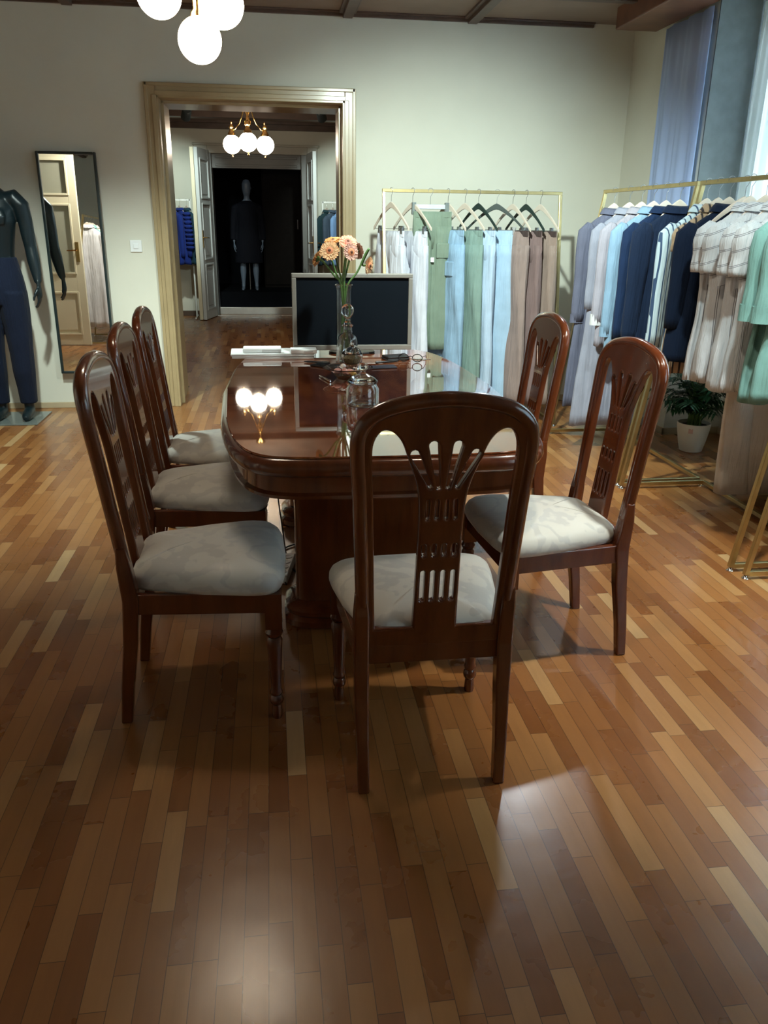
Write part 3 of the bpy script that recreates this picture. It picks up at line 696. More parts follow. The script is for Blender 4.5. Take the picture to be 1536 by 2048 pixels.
# glass dish of sweets
bw = empty('glass_dish', (.318, 3.46, TZ), 0, 'wide shallow glass dish of wrapped sweets on the table', 'dish')
shell([(.045, .0), (.05, .003), (.065, .02), (.085, .036), (.105, .046), (.108, .048)], 40, .0025).build('dish', M_GLASS, bw, smooth=True)
rc = random.Random(3)
for i, (dx, dy, dz, mt, c_) in enumerate(((-.045, 0, .033, M_CANDYP, 'pink'), (-.015, -.02, .034, M_CANDYP, 'pink'), (-.020, .02, .048, M_CANDYW, 'white'), (.045, -.01, .040, M_CANDYW, 'white'), (.022, -.025, .024, M_CANDYG, 'gold'), (.008, .015, .026, M_CANDYP, 'pink'))):
    o = empty('wrapped_sweet', (.318+dx, 3.46+dy, TZ+dz), rc.uniform(0, 3), None)
    tag(o, ['pale pink wrapped sweet at the left rim of the glass dish', 'pink wrapped sweet at the front of the glass dish', 'white wrapped sweet on top of the heap in the glass dish', 'white wrapped sweet at the right rim of the glass dish', 'small gold wrapped sweet in the middle of the glass dish', 'pink wrapped sweet under the white one in the glass dish'][i], 'sweet', 'sweets in the glass dish')
    MB().sphere((0, 0, 0), .016, 12, 8, (1.25, .8, .75)).build('sweet', mt, o, smooth='all')
    m = MB()
    for s in (-1, 1):
        vs_ = [(s*.017, 0, 0)]+[(s*(.030+.002*(k % 2)), .014*cos(pi*k/6), .010*sin(pi*k/6*2)*.6) for k in range(7)]
        m.add(vs_, [(0, k, k+1) for k in range(1, 7)])
    m.build('wrapper_twist', mt, o)
# papers and white box devices at the left rear
pp = MB()
for k in range(6): pp.box(-.20-.002*k, .20, -.105+.002*(k % 3), .10, k*.0035, k*.0035+.003, Matrix.Rotation(R_((k % 3-1)*1.2), 4, 'Z'))
o = pp.build('paper_stack', M_PAPER, loc=(-.0, 4.12, TZ)); tag(o, 'stack of white papers and brochures on the far left of the table', 'papers')
bk = MB().box(-.095, .095, -.05, .05, 0, .022).build('white_case', M_WPLAST, loc=(-.055, 4.10, TZ+.0215), bevel=.006); tag(bk, 'white long case lying on the papers, the left one', 'case')
MB().box(.0, .092, -.053, -.049, .003, .017).build('label_strip', mk('grey_label', (.5, .5, .5), .5), bk)
bk = MB().box(-.065, .065, -.045, .045, 0, .020).build('white_card_box', M_PAPER, loc=(.150, 4.06, TZ+.0215), bevel=.004); tag(bk, 'small white card box lying on the papers, next to the monitor', 'box')
MB().box(.0, .045, -.048, -.0445, .008, .014).build('label_strip', mk('grey_label', (.5, .5, .5), .5), bk)
# phone, glasses, pens, wallet, keys
o = MB().box(-.062, .062, -.032, .032, 0, .008).build('notebook', mk('navy_cover', (.05, .05, .07), .4), loc=(.505, 3.71, TZ), bevel=.003); tag(o, 'thin dark notebook lying flat right of the decanter', 'notebook')
o.rotation_euler = (0, 0, R_(8))
o = MB().box(-.038, .038, -.07, .07, 0, .009).build('mobile_phone', M_DKPLAST, loc=(.245, 3.76, TZ), bevel=.004); tag(o, 'black mobile phone lying left of the decanter', 'phone'); o.rotation_euler = (0, 0, R_(50))
MB().box(-.034, .034, -.064, .064, .009, .0098).build('screen', M_SCREEN, o)
o = empty('leather_wallet', (.600, 3.95, TZ), R_(15), 'black leather wallet lying right of the vase', 'wallet')
m = MB().box(-.06, .06, -.045, .045, 0, .011).build('cover', mk('black_leather', (.015, .014, .015), .45, bump=.2), o, bevel=.005)
MB().box(-.058, .058, -.043, .043, .0115, .021).build('flap', mk('black_leather', (.015, .014, .015), .45), o, bevel=.005)
def pen(x, y, a, mat, lab, L_=.13):
    o = empty('ballpoint_pen', (x, y, TZ+.0055), R_(a), lab, 'pen', 'pens on the table')
    MB().tube([(-L_/2, 0, 0), (-L_/2+.004, 0, 0), (L_/2-.02, 0, 0), (L_/2-.004, 0, 0), (L_/2, 0, 0)], [.003, .005, .0048, .0025, .001], 10).build('barrel', mat, o, smooth=True)
    MB().box(-L_/2, -L_/2+.04, -.001, .001, .0045, .0065).build('clip', M_CHROME, o)
pen(.215, 3.43, 105, M_CHROME, 'silver pen lying left of the glass dish', .15)
pen(.205, 3.86, 160, M_DKPLAST, 'black pen lying near the left of the vase')
pen(.545, 3.85, 20, M_DKPLAST, 'black pen lying behind the dark notebook')
o = empty('eyeglasses', (.66, 3.86, TZ), R_(-20), 'dark framed eyeglasses near the right edge of the table', 'eyeglasses')
for s in (-1, 1):
    MB().tube([(s*.034+.024*cos(a), 0, .022+.018*sin(a)) for a in [2*pi*k/20 for k in range(21)]], .002, 6).build('rim', M_DKPLAST, o)
    MB().tube([(s*.058, 0, .028), (s*.062, .01, .028), (s*.060, .10, .020), (s*.056, .13, .004)], .0018, 6).build('temple', M_DKPLAST, o)
    MB().lathe([(.0, 0), (.022, 0), (.022, .0012), (.0, .0012)], 20, M=Matrix.Translation((s*.034, 0, .022)) @ Matrix.Rotation(R_(90), 4, 'X')).build('lens', M_VGLASS, o)
MB().tube([(-.012, 0, .026), (0, 0, .030), (.012, 0, .026)], .002, 6).build('bridge', M_DKPLAST, o)
o = empty('key_ring', (.720, 3.92, TZ), 0, 'small bunch of keys on a ring at the right edge of the table', 'keys')
MB().tube([(.014*cos(a), .014*sin(a), .002) for a in [2*pi*k/20 for k in range(21)]], .0013, 6).build('ring', M_CHROME, o)
for a in (20, 70, 130):
    M = Matrix.Rotation(R_(a), 4, 'Z'); MB().box(.012, .034, -.010, .010, .001, .003, M).box(.034, .060, -.003, .003, .001, .003, M).build('key', M_STEEL, o, bevel=.0008)

# ------------------------------------------------------------------ cables under the table
def cable(pts, label, r=.004, mat=M_DKPLAST):
    P = [Vector(p) for p in pts]; out = []
    for i in range(len(P)-1):
        p0, p1, p2, p3 = P[max(i-1, 0)], P[i], P[i+1], P[min(i+2, len(P)-1)]
        for k in range(8):
            t = k/8; out.append(.5*((2*p1)+(-p0+p2)*t+(2*p0-5*p1+4*p2-p3)*t*t+(-p0+3*p1-3*p2+p3)*t**3))
    out.append(P[-1])
    return tag(MB().tube(out, r, 8).build('power_cable', mat, smooth=True), label, 'cable', 'cables under the table')
cable([(-.03, 4.05, .60), (-.03, 4.0, .40), (.01, 3.5, .10), (.05, 3.15, .006), (.20, 3.1, .006)], 'black cable slanting down from the table left of the pedestal', .0035)
cable([(.02, 3.0, .006), (-.02, 3.25, .006), (.05, 3.42, .006), (.25, 3.45, .006), (.3, 3.2, .006)], 'black cable coiled on the floor beside the pedestal')
cable([(.70, 3.05, .006), (.62, 3.3, .006), (.72, 3.6, .006), (.5, 3.9, .006)], 'white cable on the floor right of the pedestal', .004, M_WPLAST)
o = empty('power_strip', (.02, 3.14, 0), R_(80), 'white power strip on the floor beside the pedestal', 'power strip')
MB().box(-.12, .12, -.027, .027, 0, .036).build('case', M_WPLAST, o, bevel=.005)
for k in range(4): MB().lathe([(.0, .034), (.018, .034), (.018, .038), (.0, .0375)], 16, (-.08+.053*k, 0, 0)).build('socket', M_DKPLAST, o)

# ------------------------------------------------------------------ clothes racks
RZ = 1.62
def rack(loc, rz, L_, label, mat=M_GOLD):
    """local: rail along +x from 0 to L_, front feet at y=-.245, rear at y=+.245"""
    o = empty('clothes_rack', loc, rz, label, 'clothes rack', 'gold tube clothes racks'); w = .021
    MB().bar((-w/2, 0, RZ-w/2), (L_+w/2, 0, RZ-w/2), w).build('top_rail', mat, o, bevel=.002)
    for x in (0, L_):
        MB().bar((x, 0, RZ-w), (x, -.245, .022), w, up=(1, 0, 0)).build('leg', mat, o, bevel=.002)
        MB().bar((x, -.245+w/2, .028), (x, .25, .028), w).build('base_rail', mat, o, bevel=.002)
        for y in (-.243, .235): MB().lathe([(.0, 0), (.015, 0), (.016, .006), (.010, .010), (.006, .018)], 14, (x, y, 0)).build('foot', M_CHROME, o, smooth=True)
    MB().bar((w/2, .25, .028), (L_-w/2, .25, .028), w).build('base_rail', mat, o, bevel=.002)
    return o
rack((.78, 5.80, 0), 0, 1.25, 'gold clothes rack of trousers standing along the back wall')
# racks on the right: rail along -Y; local x -> world -y, local y -> world +x  (rz=-90)
rack((2.17, 5.34, 0), R_(-90), 1.20, 'gold clothes rack on the right with grey, blue and navy coats')
rack((2.17, 4.09, 0), R_(-90), 1.15, 'gold clothes rack on the right with striped blouses, near the radiator')
rack((2.19, 2.855, 0), R_(-90), 1.15, 'gold clothes rack closest to the viewer at the right edge')

# ------------------------------------------------------------------ hangers
def hook(m, z0=-.085):
    pts = [(0, 0, z0), (0, 0, -.045), (.008, 0, -.034), (.0145, 0, -.022), (.016, 0, -.008)]
    pts += [(.016*cos(a), 0, -.006+.0125*sin(a)) for a in [pi*k/8 for k in range(1, 9)]]+[(-.016, 0, -.014)]
    return m.tube(pts, .0016, 6)
def hanger_board(hw=.205, drop=.165, hump=.05, slim=.02, th=.012):
    """outline in x,z extruded along y"""
    top, bot = [], []
    for k in range(-12, 13):
        x = hw*k/12; a = abs(k)/12
        zt = -.083-drop*a**1.25; h = lerp(hump, slim, min(1, a*1.5)**.8)
        top.append((x, zt)); bot.append((x, zt-h))
    pts = top+list(reversed(bot)); n_ = len(pts)
    vs_ = [(x, -th/2, z) for x, z in pts]+[(x, th/2, z) for x, z in pts]
    N = 25; fs = []
    for i in range(N-1):
        a, b, c_, d_ = i, i+1, n_-2-i, n_-1-i
        fs += [(a, b, c_, d_), (a+n_, d_+n_, c_+n_, b+n_)]
    for i in range(n_):
        j = (i+1) % n_; fs.append((i, i+n_, j+n_, j))
    return MB().add(vs_, fs)
def make_hanger(mat, clips=False, hump=.05, hw=.205, drop=.165):
    """local: rail along local Y; board along local X"""
    o = empty('coat_hanger')
    M = Matrix.Identity(4)
    hook(MB()).build('hook', M_WIRE, o, smooth=True)
    hanger_board(hump=hump, hw=hw, drop=drop).build('hanger_body', mat, o, bevel=.003)
    if clips:
        MB().tube([(-.185, 0, -.24), (-.185, 0, -.258), (.185, 0, -.258), (.185, 0, -.24)], .0018, 6).build('clip_bar', M_WIRE, o)
        for s in (-1, 1): MB().box(s*.13-.009, s*.13+.009, -.012, .012, -.290, -.250).box(s*.13-.014, s*.13+.014, -.007, .007, -.252, -.238).build('clip', M_WIRE, o, bevel=.002)
    return o

# ------------------------------------------------------------------ garments
def interp(prof, n_):
    out = []
    for i in range(n_):
        t = i/(n_-1)*(len(prof)-1); k = min(int(t), len(prof)-2); u = t-k
        out.append(tuple(lerp(a, b, u) for a, b in zip(prof[k], prof[k+1])))
    return out
def cloth(prof, seed, nf=7, amp=.012, rows=26, N=56, cx=None, slant=0):
    """prof: (z, half width, half depth); folds grow towards the hem; an open-bottomed shell with thickness"""
    rnd = random.Random(seed); ph = [rnd.uniform(0, 6.28) for _ in range(4)]
    rows_ = interp(prof, rows); z0, z1 = rows_[0][0], rows_[-1][0]; rings = []
    for z, hw, hd in rows_:
        t = (z0-z)/(z0-z1); r = []
        for k in range(N):
            a = 2*pi*k/N; f = sin(nf*a+ph[0]+t*1.3)*.6+sin((nf+3)*a+ph[1]-t*2)*.4
            x = hw*abs(cos(a))**.8*(1 if cos(a) > 0 else -1)*(1+.02*f*t)
            y = (hd+amp*f*min(1, t*1.6))*abs(sin(a))**.9*(1 if sin(a) > 0 else -1)+.008*sin(9*x/hw+ph[2]+3*t)*t
            r.append(Vector((x+slant*t, y, z+.006*sin(3*a+ph[3])*t*t)))
        rings.append(r)
    inner = [[Vector((p.x*.96, p.y*.80, p.z+.0)) for p in r] for r in reversed(rings[2:])]
    return MB().loft(rings+inner, cap=True)
def sleeve(m, s, hw, z0, L_, r0=.062, r1=.045, out=.012, y=0, fw=0):
    x0 = s*(hw-.035); pts = []; rr = []
    for k in range(9):
        t = k/8; pts.append((x0+s*out*sin(t*pi*.55), y+fw*t*t, z0-.035-L_*t)); rr.append(lerp(r0, r1, t)*(1+.05*sin(9*t)))
    pts = [(x0-s*.045, y, z0+.004), (x0-s*.026, y, z0-.006)]+pts; rr = [r0*.35, r0*.8]+rr
    m.tube(pts, rr, 16, flat=.62, up=(1, 0, 0)); return m
def top_garment(name, mat, hw, hem, label, cat, seed, sl=.55, slr=(.060, .044), collar=.028, depth=.040, flare=.0, group=None, amp=.018, cuff=None, cuffm=None, puff=False, button=False, neck=-.146, tail=0):
    """hung top: root Empty, children body, sleeve x2, collar"""
    o = empty(name, (0, 0, 0), 0, label, cat, group)
    pr = [(neck, .058, .028), (neck-.012, .082, .034), (neck-.052, .140, depth*.85), (neck-.098, hw*.87, depth), (neck-.14, hw*.96, depth), (neck-.185, hw, depth*1.05)]
    zb = neck-.185
    for t in (.25, .5, .75, 1): pr.append((lerp(zb, hem, t), hw*(1-.10*sin(pi*min(1, t*1.3)))+flare*t, depth*(1.05+.25*t)))
    cloth(pr, seed, amp=amp, rows=34).build('body', mat, o, smooth='all')
    if sl:
        for s in (-1, 1):
            m = MB(); sleeve(m, s, hw, neck-.085, sl-.05, slr[0], slr[1], y=.004*s); so_ = m.build('sleeve', mat, o, smooth='all', sub=0)
            if puff:
                q = MB()
                for k in range(7): q.tube([(s*(hw-.02)+.05*s*sin(k/7*pi*.55), 0, neck-.13-k*.06-.01), (s*(hw-.02)+.05*s*sin(k/7*pi*.55), 0, neck-.13-k*.06-.03)], [.052, .052], 12, flat=.6, up=(1, 0, 0))
            if cuff:
                zt = neck-.085-.035-(sl-.05); xc = s*(hw-.035)+s*.012*sin(pi*.55)
                MB().loft([[Vector((xc+slr[1]*1.12*cos(a), .62*1.15*slr[1]*sin(a), z)) for a in [2*pi*k/20 for k in range(20)]] for z in (zt+cuff, zt-.006)]).build('cuff', cuffm or mat, so_, smooth=True)
    if collar:
        rings = []
        for z, rx, ry in ((neck-.012, .082, .040), (neck+.006, .070, .036), (neck+collar*.7, .062, .034), (neck+collar, .064, .038), (neck+collar*.5, .076, .047), (neck-.010, .092, .052)):
            rings.append([Vector((rx*cos(a), ry*sin(a), z+.006*cos(a)**2)) for a in [2*pi*k/28 for k in range(28)]])
        MB().loft(rings, cap=False).build('collar', mat, o, smooth='all')
    if button:
        m = MB()
        for k in range(5): m.lathe([(.0, -.002), (.006, -.002), (.006, .001), (.0, .001)], 10, M=Matrix.Translation((.0, -depth-.014, neck-.16-k*.09)) @ Matrix.Rotation(R_(90), 4, 'X'))
        m.build('button', M_DKPLAST, o)
    return o
def hang(o, x, y, rz, tilt=0):
    o.location = (x, y, RZ+.002); o.rotation_euler = (0, tilt, rz); return o

C = dict(slate=sr(98, 101, 120), mauve=sr(150, 147, 158), sky=sr(122, 150, 174), navy=sr(17, 36, 66), navy2=sr(12, 28, 52), ltgrey=sr(142, 145, 160))
F = {k: fabric('cloth_'+k, v_) for k, v_ in C.items()}
F['stripeblue'] = striped('cloth_white_blue_stripe', sr(180, 200, 210), sr(40, 66, 100), .024, .22, (1, .3, 0))
F['tan'] = striped('cloth_tan_dark_stripe', sr(168, 145, 118), sr(40, 34, 36), .028, .30, (1, 0, 0))
n = NT('cloth_cream_blouse'); n.set(Roughness=.6, Sheen_Weight=.2)
v = n.coord(); sp_ = n.n('ShaderNodeSeparateXYZ'); n.l(v, sp_.inputs[0])
wob = n.math('MULTIPLY', n.noise(v, 6, 1), .015)
up_ = n.math('ADD', n.math('ADD', n.math('MULTIPLY', sp_.outputs[2], 1.0), n.math('MULTIPLY', sp_.outputs[0], -.35)), wob)
lo_ = n.math('ADD', sp_.outputs[0], wob)
sel = n.math('GREATER_THAN', sp_.outputs[2], -.47)
cc = n.math('ADD', n.math('MULTIPLY', sel, up_), n.math('MULTIPLY', n.math('SUBTRACT', 1.0, sel), lo_))
p_ = n.math('FRACT', n.math('DIVIDE', n.math('ADD', cc, 5.0), .062))
f_ = n.math('MAXIMUM', n.math('LESS_THAN', p_, .04), n.math('COMPARE', p_, .12, .02))
n.l(n.mix(f_, sr(200, 206, 214), sr(105, 108, 120)), n.b.inputs['Base Color']); n.bump(n.noise(n.coord((26, 26, 3.0)), 1.0, 4, .6), .8, .03); F['cream'] = n.m
F['cream2'] = striped('cloth_cream_vert', sr(198, 196, 194), sr(115, 115, 125), .070, .05, (1, 0, .05), double=True)
F['mint'] = fabric('cloth_mint', sr(120, 165, 162), var=.12)
F['offwhite'] = fabric('cloth_offwhite', sr(205, 205, 208))
F['ecru'] = fabric('cloth_ecru', sr(208, 200, 190))
HG = 'pale wooden hangers on the right racks'
hang_proto = None
def put_top(y, hg_label, x=2.17, rz=0, **kw):
    global hang_proto
    if hang_proto is None: hang_proto = make_hanger(M_PINE, hump=.06, hw=.188, drop=.195); h = hang_proto
    else: h = copy_tree(hang_proto)
    tag(h, hg_label, 'hanger', HG); hang(h, x, y, rz)
    g = top_garment(**kw); hang(g, x, y, rz)
    return g
put_top(5.18, 'wooden hanger holding the slate grey trench coat at the far end of the coat rack', rz=R_(6), name='trench_coat', mat=F['slate'], hw=.205, hem=-1.38, label='slate grey long trench coat at the far end of the coat rack', cat='coat', seed=11, sl=.60, slr=(.062, .046), flare=.03, cuff=.05, group='garments on the right racks', button=True)
put_top(4.95, 'wooden hanger holding the long pale mauve shirt dress', rz=R_(-3), name='shirt_dress', mat=F['ltgrey'], hw=.200, hem=-1.46, label='long pale mauve grey shirt dress between the trench coat and the mauve jacket', cat='dress', seed=12, sl=.50, slr=(.058, .044), flare=.05, group='garments on the right racks')
put_top(4.78, 'wooden hanger holding the mauve grey jacket', rz=R_(2), name='mauve_jacket', mat=F['mauve'], hw=.215, hem=-.92, label='mauve grey jacket with turned-up cuffs, left of the light blue coat', cat='jacket', seed=13, sl=.57, slr=(.064, .052), cuff=.06, cuffm=F['offwhite'], group='garments on the right racks')
put_top(4.62, 'wooden hanger holding the light blue jacket', rz=R_(-2), name='blue_jacket', mat=F['sky'], hw=.210, hem=-.94, label='light blue jacket between mauve and navy jackets', cat='jacket', seed=14, sl=.62, slr=(.062, .050), cuff=.05, group='garments on the right racks')
put_top(4.47, 'wooden hanger holding the navy jacket beside the light blue one', rz=R_(3), name='navy_jacket', mat=F['navy'], hw=.210, hem=-.92, label='navy jacket hanging directly beside the light blue jacket', cat='jacket', seed=15, sl=.62, slr=(.062, .050), group='garments on the right racks')
put_top(4.31, 'wooden hanger holding the last navy jacket of the coat rack', rz=R_(-2), name='navy_jacket', mat=F['navy2'], hw=.215, hem=-.95, label='dark navy jacket closest to the near post of the coat rack', cat='jacket', seed=16, sl=.62, slr=(.064, .052), flare=.01, group='garments on the right racks')
put_top(4.03, 'wooden hanger holding the blue and white striped shirt', rz=R_(4), name='striped_shirt', mat=F['stripeblue'], hw=.215, hem=-.86, label='white shirt with blue stripes and folded cuffs, left of the long navy jacket', cat='shirt', seed=17, sl=.60, slr=(.060, .046), cuff=.07, group='garments on the right racks')
put_top(3.92, 'wooden hanger holding the tan striped top behind the long navy jacket', rz=R_(0), name='striped_pullover', mat=F['tan'], hw=.190, hem=-.935, label='tan pullover with dark stripes, its hem showing below the long navy jacket', cat='top', seed=18, sl=.12, group='garments on the right racks')
put_top(3.82, 'wooden hanger holding the long navy jacket', rz=R_(-2), name='navy_coat', mat=F['navy2'], hw=.215, hem=-.86, label='long navy blazer between the blue striped shirt and cream blouses', cat='blazer', seed=19, sl=.48, slr=(.064, .050), flare=.015, group='garments on the right racks', depth=.045)
for i, (y, a, lb, hl) in enumerate(((3.64, 5, 'cream striped blouse with short sleeves, directly beside the long navy blazer', 'wooden hanger of the cream striped blouse beside the navy blazer'),
                                    (3.52, -4, 'cream striped blouse, second one right of the navy blazer', 'wooden hanger of the second cream striped blouse'),
                                    (3.40, 3, 'cream striped blouse, third one right of the navy blazer', 'wooden hanger of the third cream striped blouse'),
                                    (3.28, -3, 'cream striped blouse, last one before the mint shirts', 'wooden hanger of the cream striped blouse before the mint shirt'))):
    g = put_top(y, hl, rz=R_(a), name='striped_blouse', mat=F['cream'], hw=.215, hem=-.92+.02*(i % 2), label=lb, cat='blouse', seed=30+i, sl=.20, slr=(.075, .060), flare=.0, amp=.026, depth=.045, group='cream striped blouses')
    # tie ribbon
    MB().tube([(-.12, -.06, -.42), (-.13, -.07, -.50), (-.115, -.075, -.57), (-.10, -.07, -.50), (-.105, -.06, -.43)], .006, 6, flat=.4).build('ribbon', F['cream2'], g, smooth=True)
put_top(3.15, 'wooden hanger of the mint green shirt at the right edge', rz=R_(4), name='mint_shirt', mat=F['mint'], hw=.215, hem=-.92, label='mint green shirt with rolled sleeve at the right edge of the photo', cat='shirt', seed=41, sl=.36, slr=(.085, .072), cuff=.06, amp=.018, group='mint green shirts')
put_top(3.03, 'wooden hanger of the mint green shirt at the near end of the blouse rack', rz=R_(-4), name='mint_shirt', mat=F['mint'], hw=.215, hem=-.90, label='mint green shirt nearest the viewer on the blouse rack', cat='shirt', seed=42, sl=.36, slr=(.08, .07), cuff=.06, amp=.018, group='mint green shirts')

# trousers --------------------------------------------------------
def trousers(name, mat, label, seed, hw=.185, L_=1.1, leg=.10, hemw=None, z0=-.24, depth=.035, belt=None, strap=False, cat='trousers', spread=.5, pocket=False, lean=0):
    z0 -= .025 if z0 < -.2 else 0
    o = empty(name, (0, 0, 0), 0, label, cat, 'trousers on the back rack'); hemw = hemw or leg
    rnd = random.Random(seed)
    pr = [(z0, hw, .014), (z0-.04, hw*1.03, depth*.6), (z0-.12, hw*1.05, depth*.95), (z0-.24, hw*.94, depth*.7)]
    MBx = MB()
    def prof_ring(cx, w, d, z, N, ph):
        return [Vector((cx+w*abs(cos(a))**.75*(1 if cos(a) > 0 else -1)*(1+.03*sin(3*a+ph)), d*abs(sin(a))**.85*(1 if sin(a) > 0 else -1)+.006*sin(4*a+ph+z*9), z)) for a in [2*pi*k/N for k in range(N)]]
    MBx.loft([prof_ring(lean*t_, w, d, z, 44, 0) for t_, (z, w, d) in zip((0, .04, .1, .22), pr)])
    for s in (-1, 1):
        rings = []; ph = rnd.uniform(0, 6)
        for k in range(16):
            t = k/15; z = lerp(z0-.09, z0-L_, t); w = lerp(hw*.53, hemw, min(1, t*1.6)); cx = s*lerp(hw*.50, hemw*.92*spread*2, t)+lean*(.2+.8*t)
            rings.append(prof_ring(cx, w*(1+.03*sin(7*t+ph)), lerp(depth*.88, depth*.95, t)*(1+.12*sin(5*t+ph))*(1+.35*sin(pi*min(1,t*2.2))), z, 30, ph+t*2))
        MBx.loft(rings)
    MBx.build('legs', mat, o, smooth='all')
    MB().loft([[Vector(((hw+.004)*cos(a), (.018)*sin(a), z)) for a in [2*pi*k/36 for k in range(36)]] for z in (z0+.004, z0-.034)]).build('waistband', belt or mat, o, smooth=True)
    if pocket:
        for s in (-1, 1): MB().box(s*hw*.55-.045, s*hw*.55+.045, -depth*1.25-.012, -depth*.6, z0-.30, z0-.20).build('pocket', mat, o, bevel=.008)
    if strap:
        for s in (-1, 1):
            MB().tube([(s*.10, -.01, z0+.0), (s*.105, -.02, z0-.10), (s*.10, -.025, z0-.20)], .010, 8, flat=.3, up=(1, 0, 0)).build('strap', mat, o, smooth=True)
    return o
F.update(green=fabric('cloth_sage', sr(122, 138, 122)), green2=fabric('cloth_grey_green', sr(126, 150, 142)), denim=fabric('cloth_denim', sr(142, 172, 198), var=.14), pale=fabric('cloth_paleblue', sr(178, 198, 220)), ice=fabric('cloth_iceblue', sr(165, 192, 215)),
         rose=fabric('cloth_rosebrown', sr(150, 132, 126)), mocha=fabric('cloth_mocha', sr(128, 108, 106)), taupe=fabric('cloth_taupe', sr(146, 128, 118)), white=fabric('cloth_white', sr(205, 208, 218)), dark=fabric('cloth_dkbrown', sr(70, 58, 56)), teal=fabric('cloth_dkteal', sr(40, 70, 84)))
hA = make_hanger(M_PINE, True, .04); hB = make_hanger(M_DKHANG, True, .04); usedA = usedB = False
HG2 = 'clip hangers on the trouser rack'
TR = [  # x, angle, dark?, kwargs
    (.834, -62, 0, 'wooden clip hanger at the far left of the trouser rack', dict(name='pinafore', mat=F['white'], L_=1.02, leg=.10, label='pale grey pinafore with straps at the far left of the trouser rack', cat='pinafore', strap=True, z0=-.25, hw=.15)),
    (.982, -60, 0, 'wooden clip hanger left of the sage green trousers', dict(name='dungarees', mat=F['white'], L_=1.22, leg=.10, label='white dungarees between the pinafore and the sage green trousers', cat='dungarees', strap=True, z0=-.25, hw=.16)),
    (1.229, -64, 0, 'wooden clip hanger holding the faded blue jeans', dict(name='blue_jeans', mat=F['denim'], L_=1.20, leg=.115, label='faded light blue jeans right of the sage green trousers', pocket=True, cat='jeans')),
    (1.349, -60, 0, 'wooden clip hanger holding the grey green trousers', dict(name='green_trousers', mat=F['green2'], L_=1.26, leg=.12, label='grey green trousers with side seam, right of the faded jeans')),
    (1.444, -62, 1, 'dark clip hanger holding the narrow pale blue trousers', dict(name='pale_trousers', mat=F['pale'], L_=1.30, leg=.11, label='narrow pale blue trousers between the green and the wide ice blue ones')),
    (1.575, -22, 1, 'dark clip hanger holding the wide ice blue trousers', dict(name='wide_trousers', mat=F['ice'], L_=1.32, leg=.088, hw=.155, label='wide ice blue pleated trousers, the longest pair on the rack', spread=.5)),
    (1.690, -66, 0, 'wooden clip hanger holding the rose brown trousers', dict(name='rose_trousers', mat=F['rose'], L_=1.2, leg=.11, belt=F['dark'], label='rose brown trousers right of the ice blue pair')),
    (1.785, -66, 1, 'dark clip hanger holding the mocha trousers', dict(name='mocha_trousers', mat=F['mocha'], L_=1.2, leg=.11, belt=F['dark'], label='mocha trousers with a dark belt, second from the right end')),
    (1.890, -66, 0, 'wooden clip hanger at the far right of the trouser rack', dict(name='taupe_trousers', mat=F['taupe'], L_=1.2, leg=.11, belt=F['dark'], label='taupe trousers with a dark belt at the right end of the rack')),
]
for i, (x, a, dk, hl, kw) in enumerate(TR):
    if dk: h = hB if not usedB else copy_tree(hB); usedB = True
    else: h = hA if not usedA else copy_tree(hA); usedA = True
    tag(h, hl, 'hanger', HG2); hang(h, x, 5.80, R_(a))
    g = trousers(seed=60+i, **kw); hang(g, x, 5.80, R_(a))
# front-facing sage trousers on a grey clamp hanger
h = empty('clamp_hanger', (1.104, 5.79, RZ+.002), 0, 'grey plastic clamp hanger holding the sage green trousers', 'hanger')
hook(MB(), -.10).build('hook', M_WIRE, h, smooth=True)
MB().box(-.115, .115, -.012, .012, -.128, -.098).build('bar', mk('grey_plastic', (.55, .60, .66), .4), h, bevel=.005)
for s in (-1, 1): MB().box(s*.115-.014, s*.115+.014, -.018, .018, -.165, -.085).build('clamp', mk('clamp_grey', (.16, .19, .19), .4), h, bevel=.004)
g = trousers('sage_trousers', F['green'], 'sage green cargo trousers hanging face-on at the front of the rack', 77, hw=.13, L_=.93, leg=.072, z0=-.145, depth=.03, pocket=True, spread=.5)
g.location = (1.115, 5.76, RZ); MB().box(-.012, .012, -.047, -.04, -.47, -.44).build('price_tag', M_PAPER, g)
# cream wide trousers low on the blouse rack
h = copy_tree(hA); tag(h, 'wooden clip hanger holding the long cream trousers on the blouse rack', 'hanger', HG2); hang(h, 2.20, 3.74, 0)
g = trousers('cream_trousers', F['ecru'], 'long cream wide trousers hanging to the floor beside the radiator', 90, hw=.085, L_=1.27, leg=.085, hemw=.085, z0=-.245, depth=.05, spread=.5, lean=.12)
hang(g, 2.33, 3.74, 0); g['group'] = 'garments on the right racks'

# ------------------------------------------------------------------ far room racks and jackets
def far_rack(x0, x1, y, label):
    o = empty('clothes_rack', (x0, y, 0), 0, label, 'clothes rack'); L_ = x1-x0
    mt = mk('white_tube', (.75, .76, .72), .4)
    MB().bar((0, 0, 1.68), (L_, 0, 1.68), .022).build('top_rail', mt, o)
    for x in (0, L_):
        MB().bar((x, 0, 1.69), (x, 0, .03), .022).build('leg', mt, o); MB().bar((x, -.22, .02), (x, .22, .02), .022).build('base_rail', mt, o)
    return o
far_rack(-2.3, -1.13, 12.75, 'white clothes rack of jackets left of the far double doors')
far_rack(.80, 2.0, 12.75, 'white clothes rack of jackets right of the far double doors')
F.update(royal=fabric('cloth_royal', sr(22, 42, 112)), dkteal=fabric('cloth_dkteal2', sr(30, 58, 72)), petrol=fabric('cloth_petrol', sr(34, 56, 62)), steelgrey=fabric('cloth_steelgrey', sr(66, 80, 96)), babyblue=fabric('cloth_babyblue', sr(120, 155, 200)))
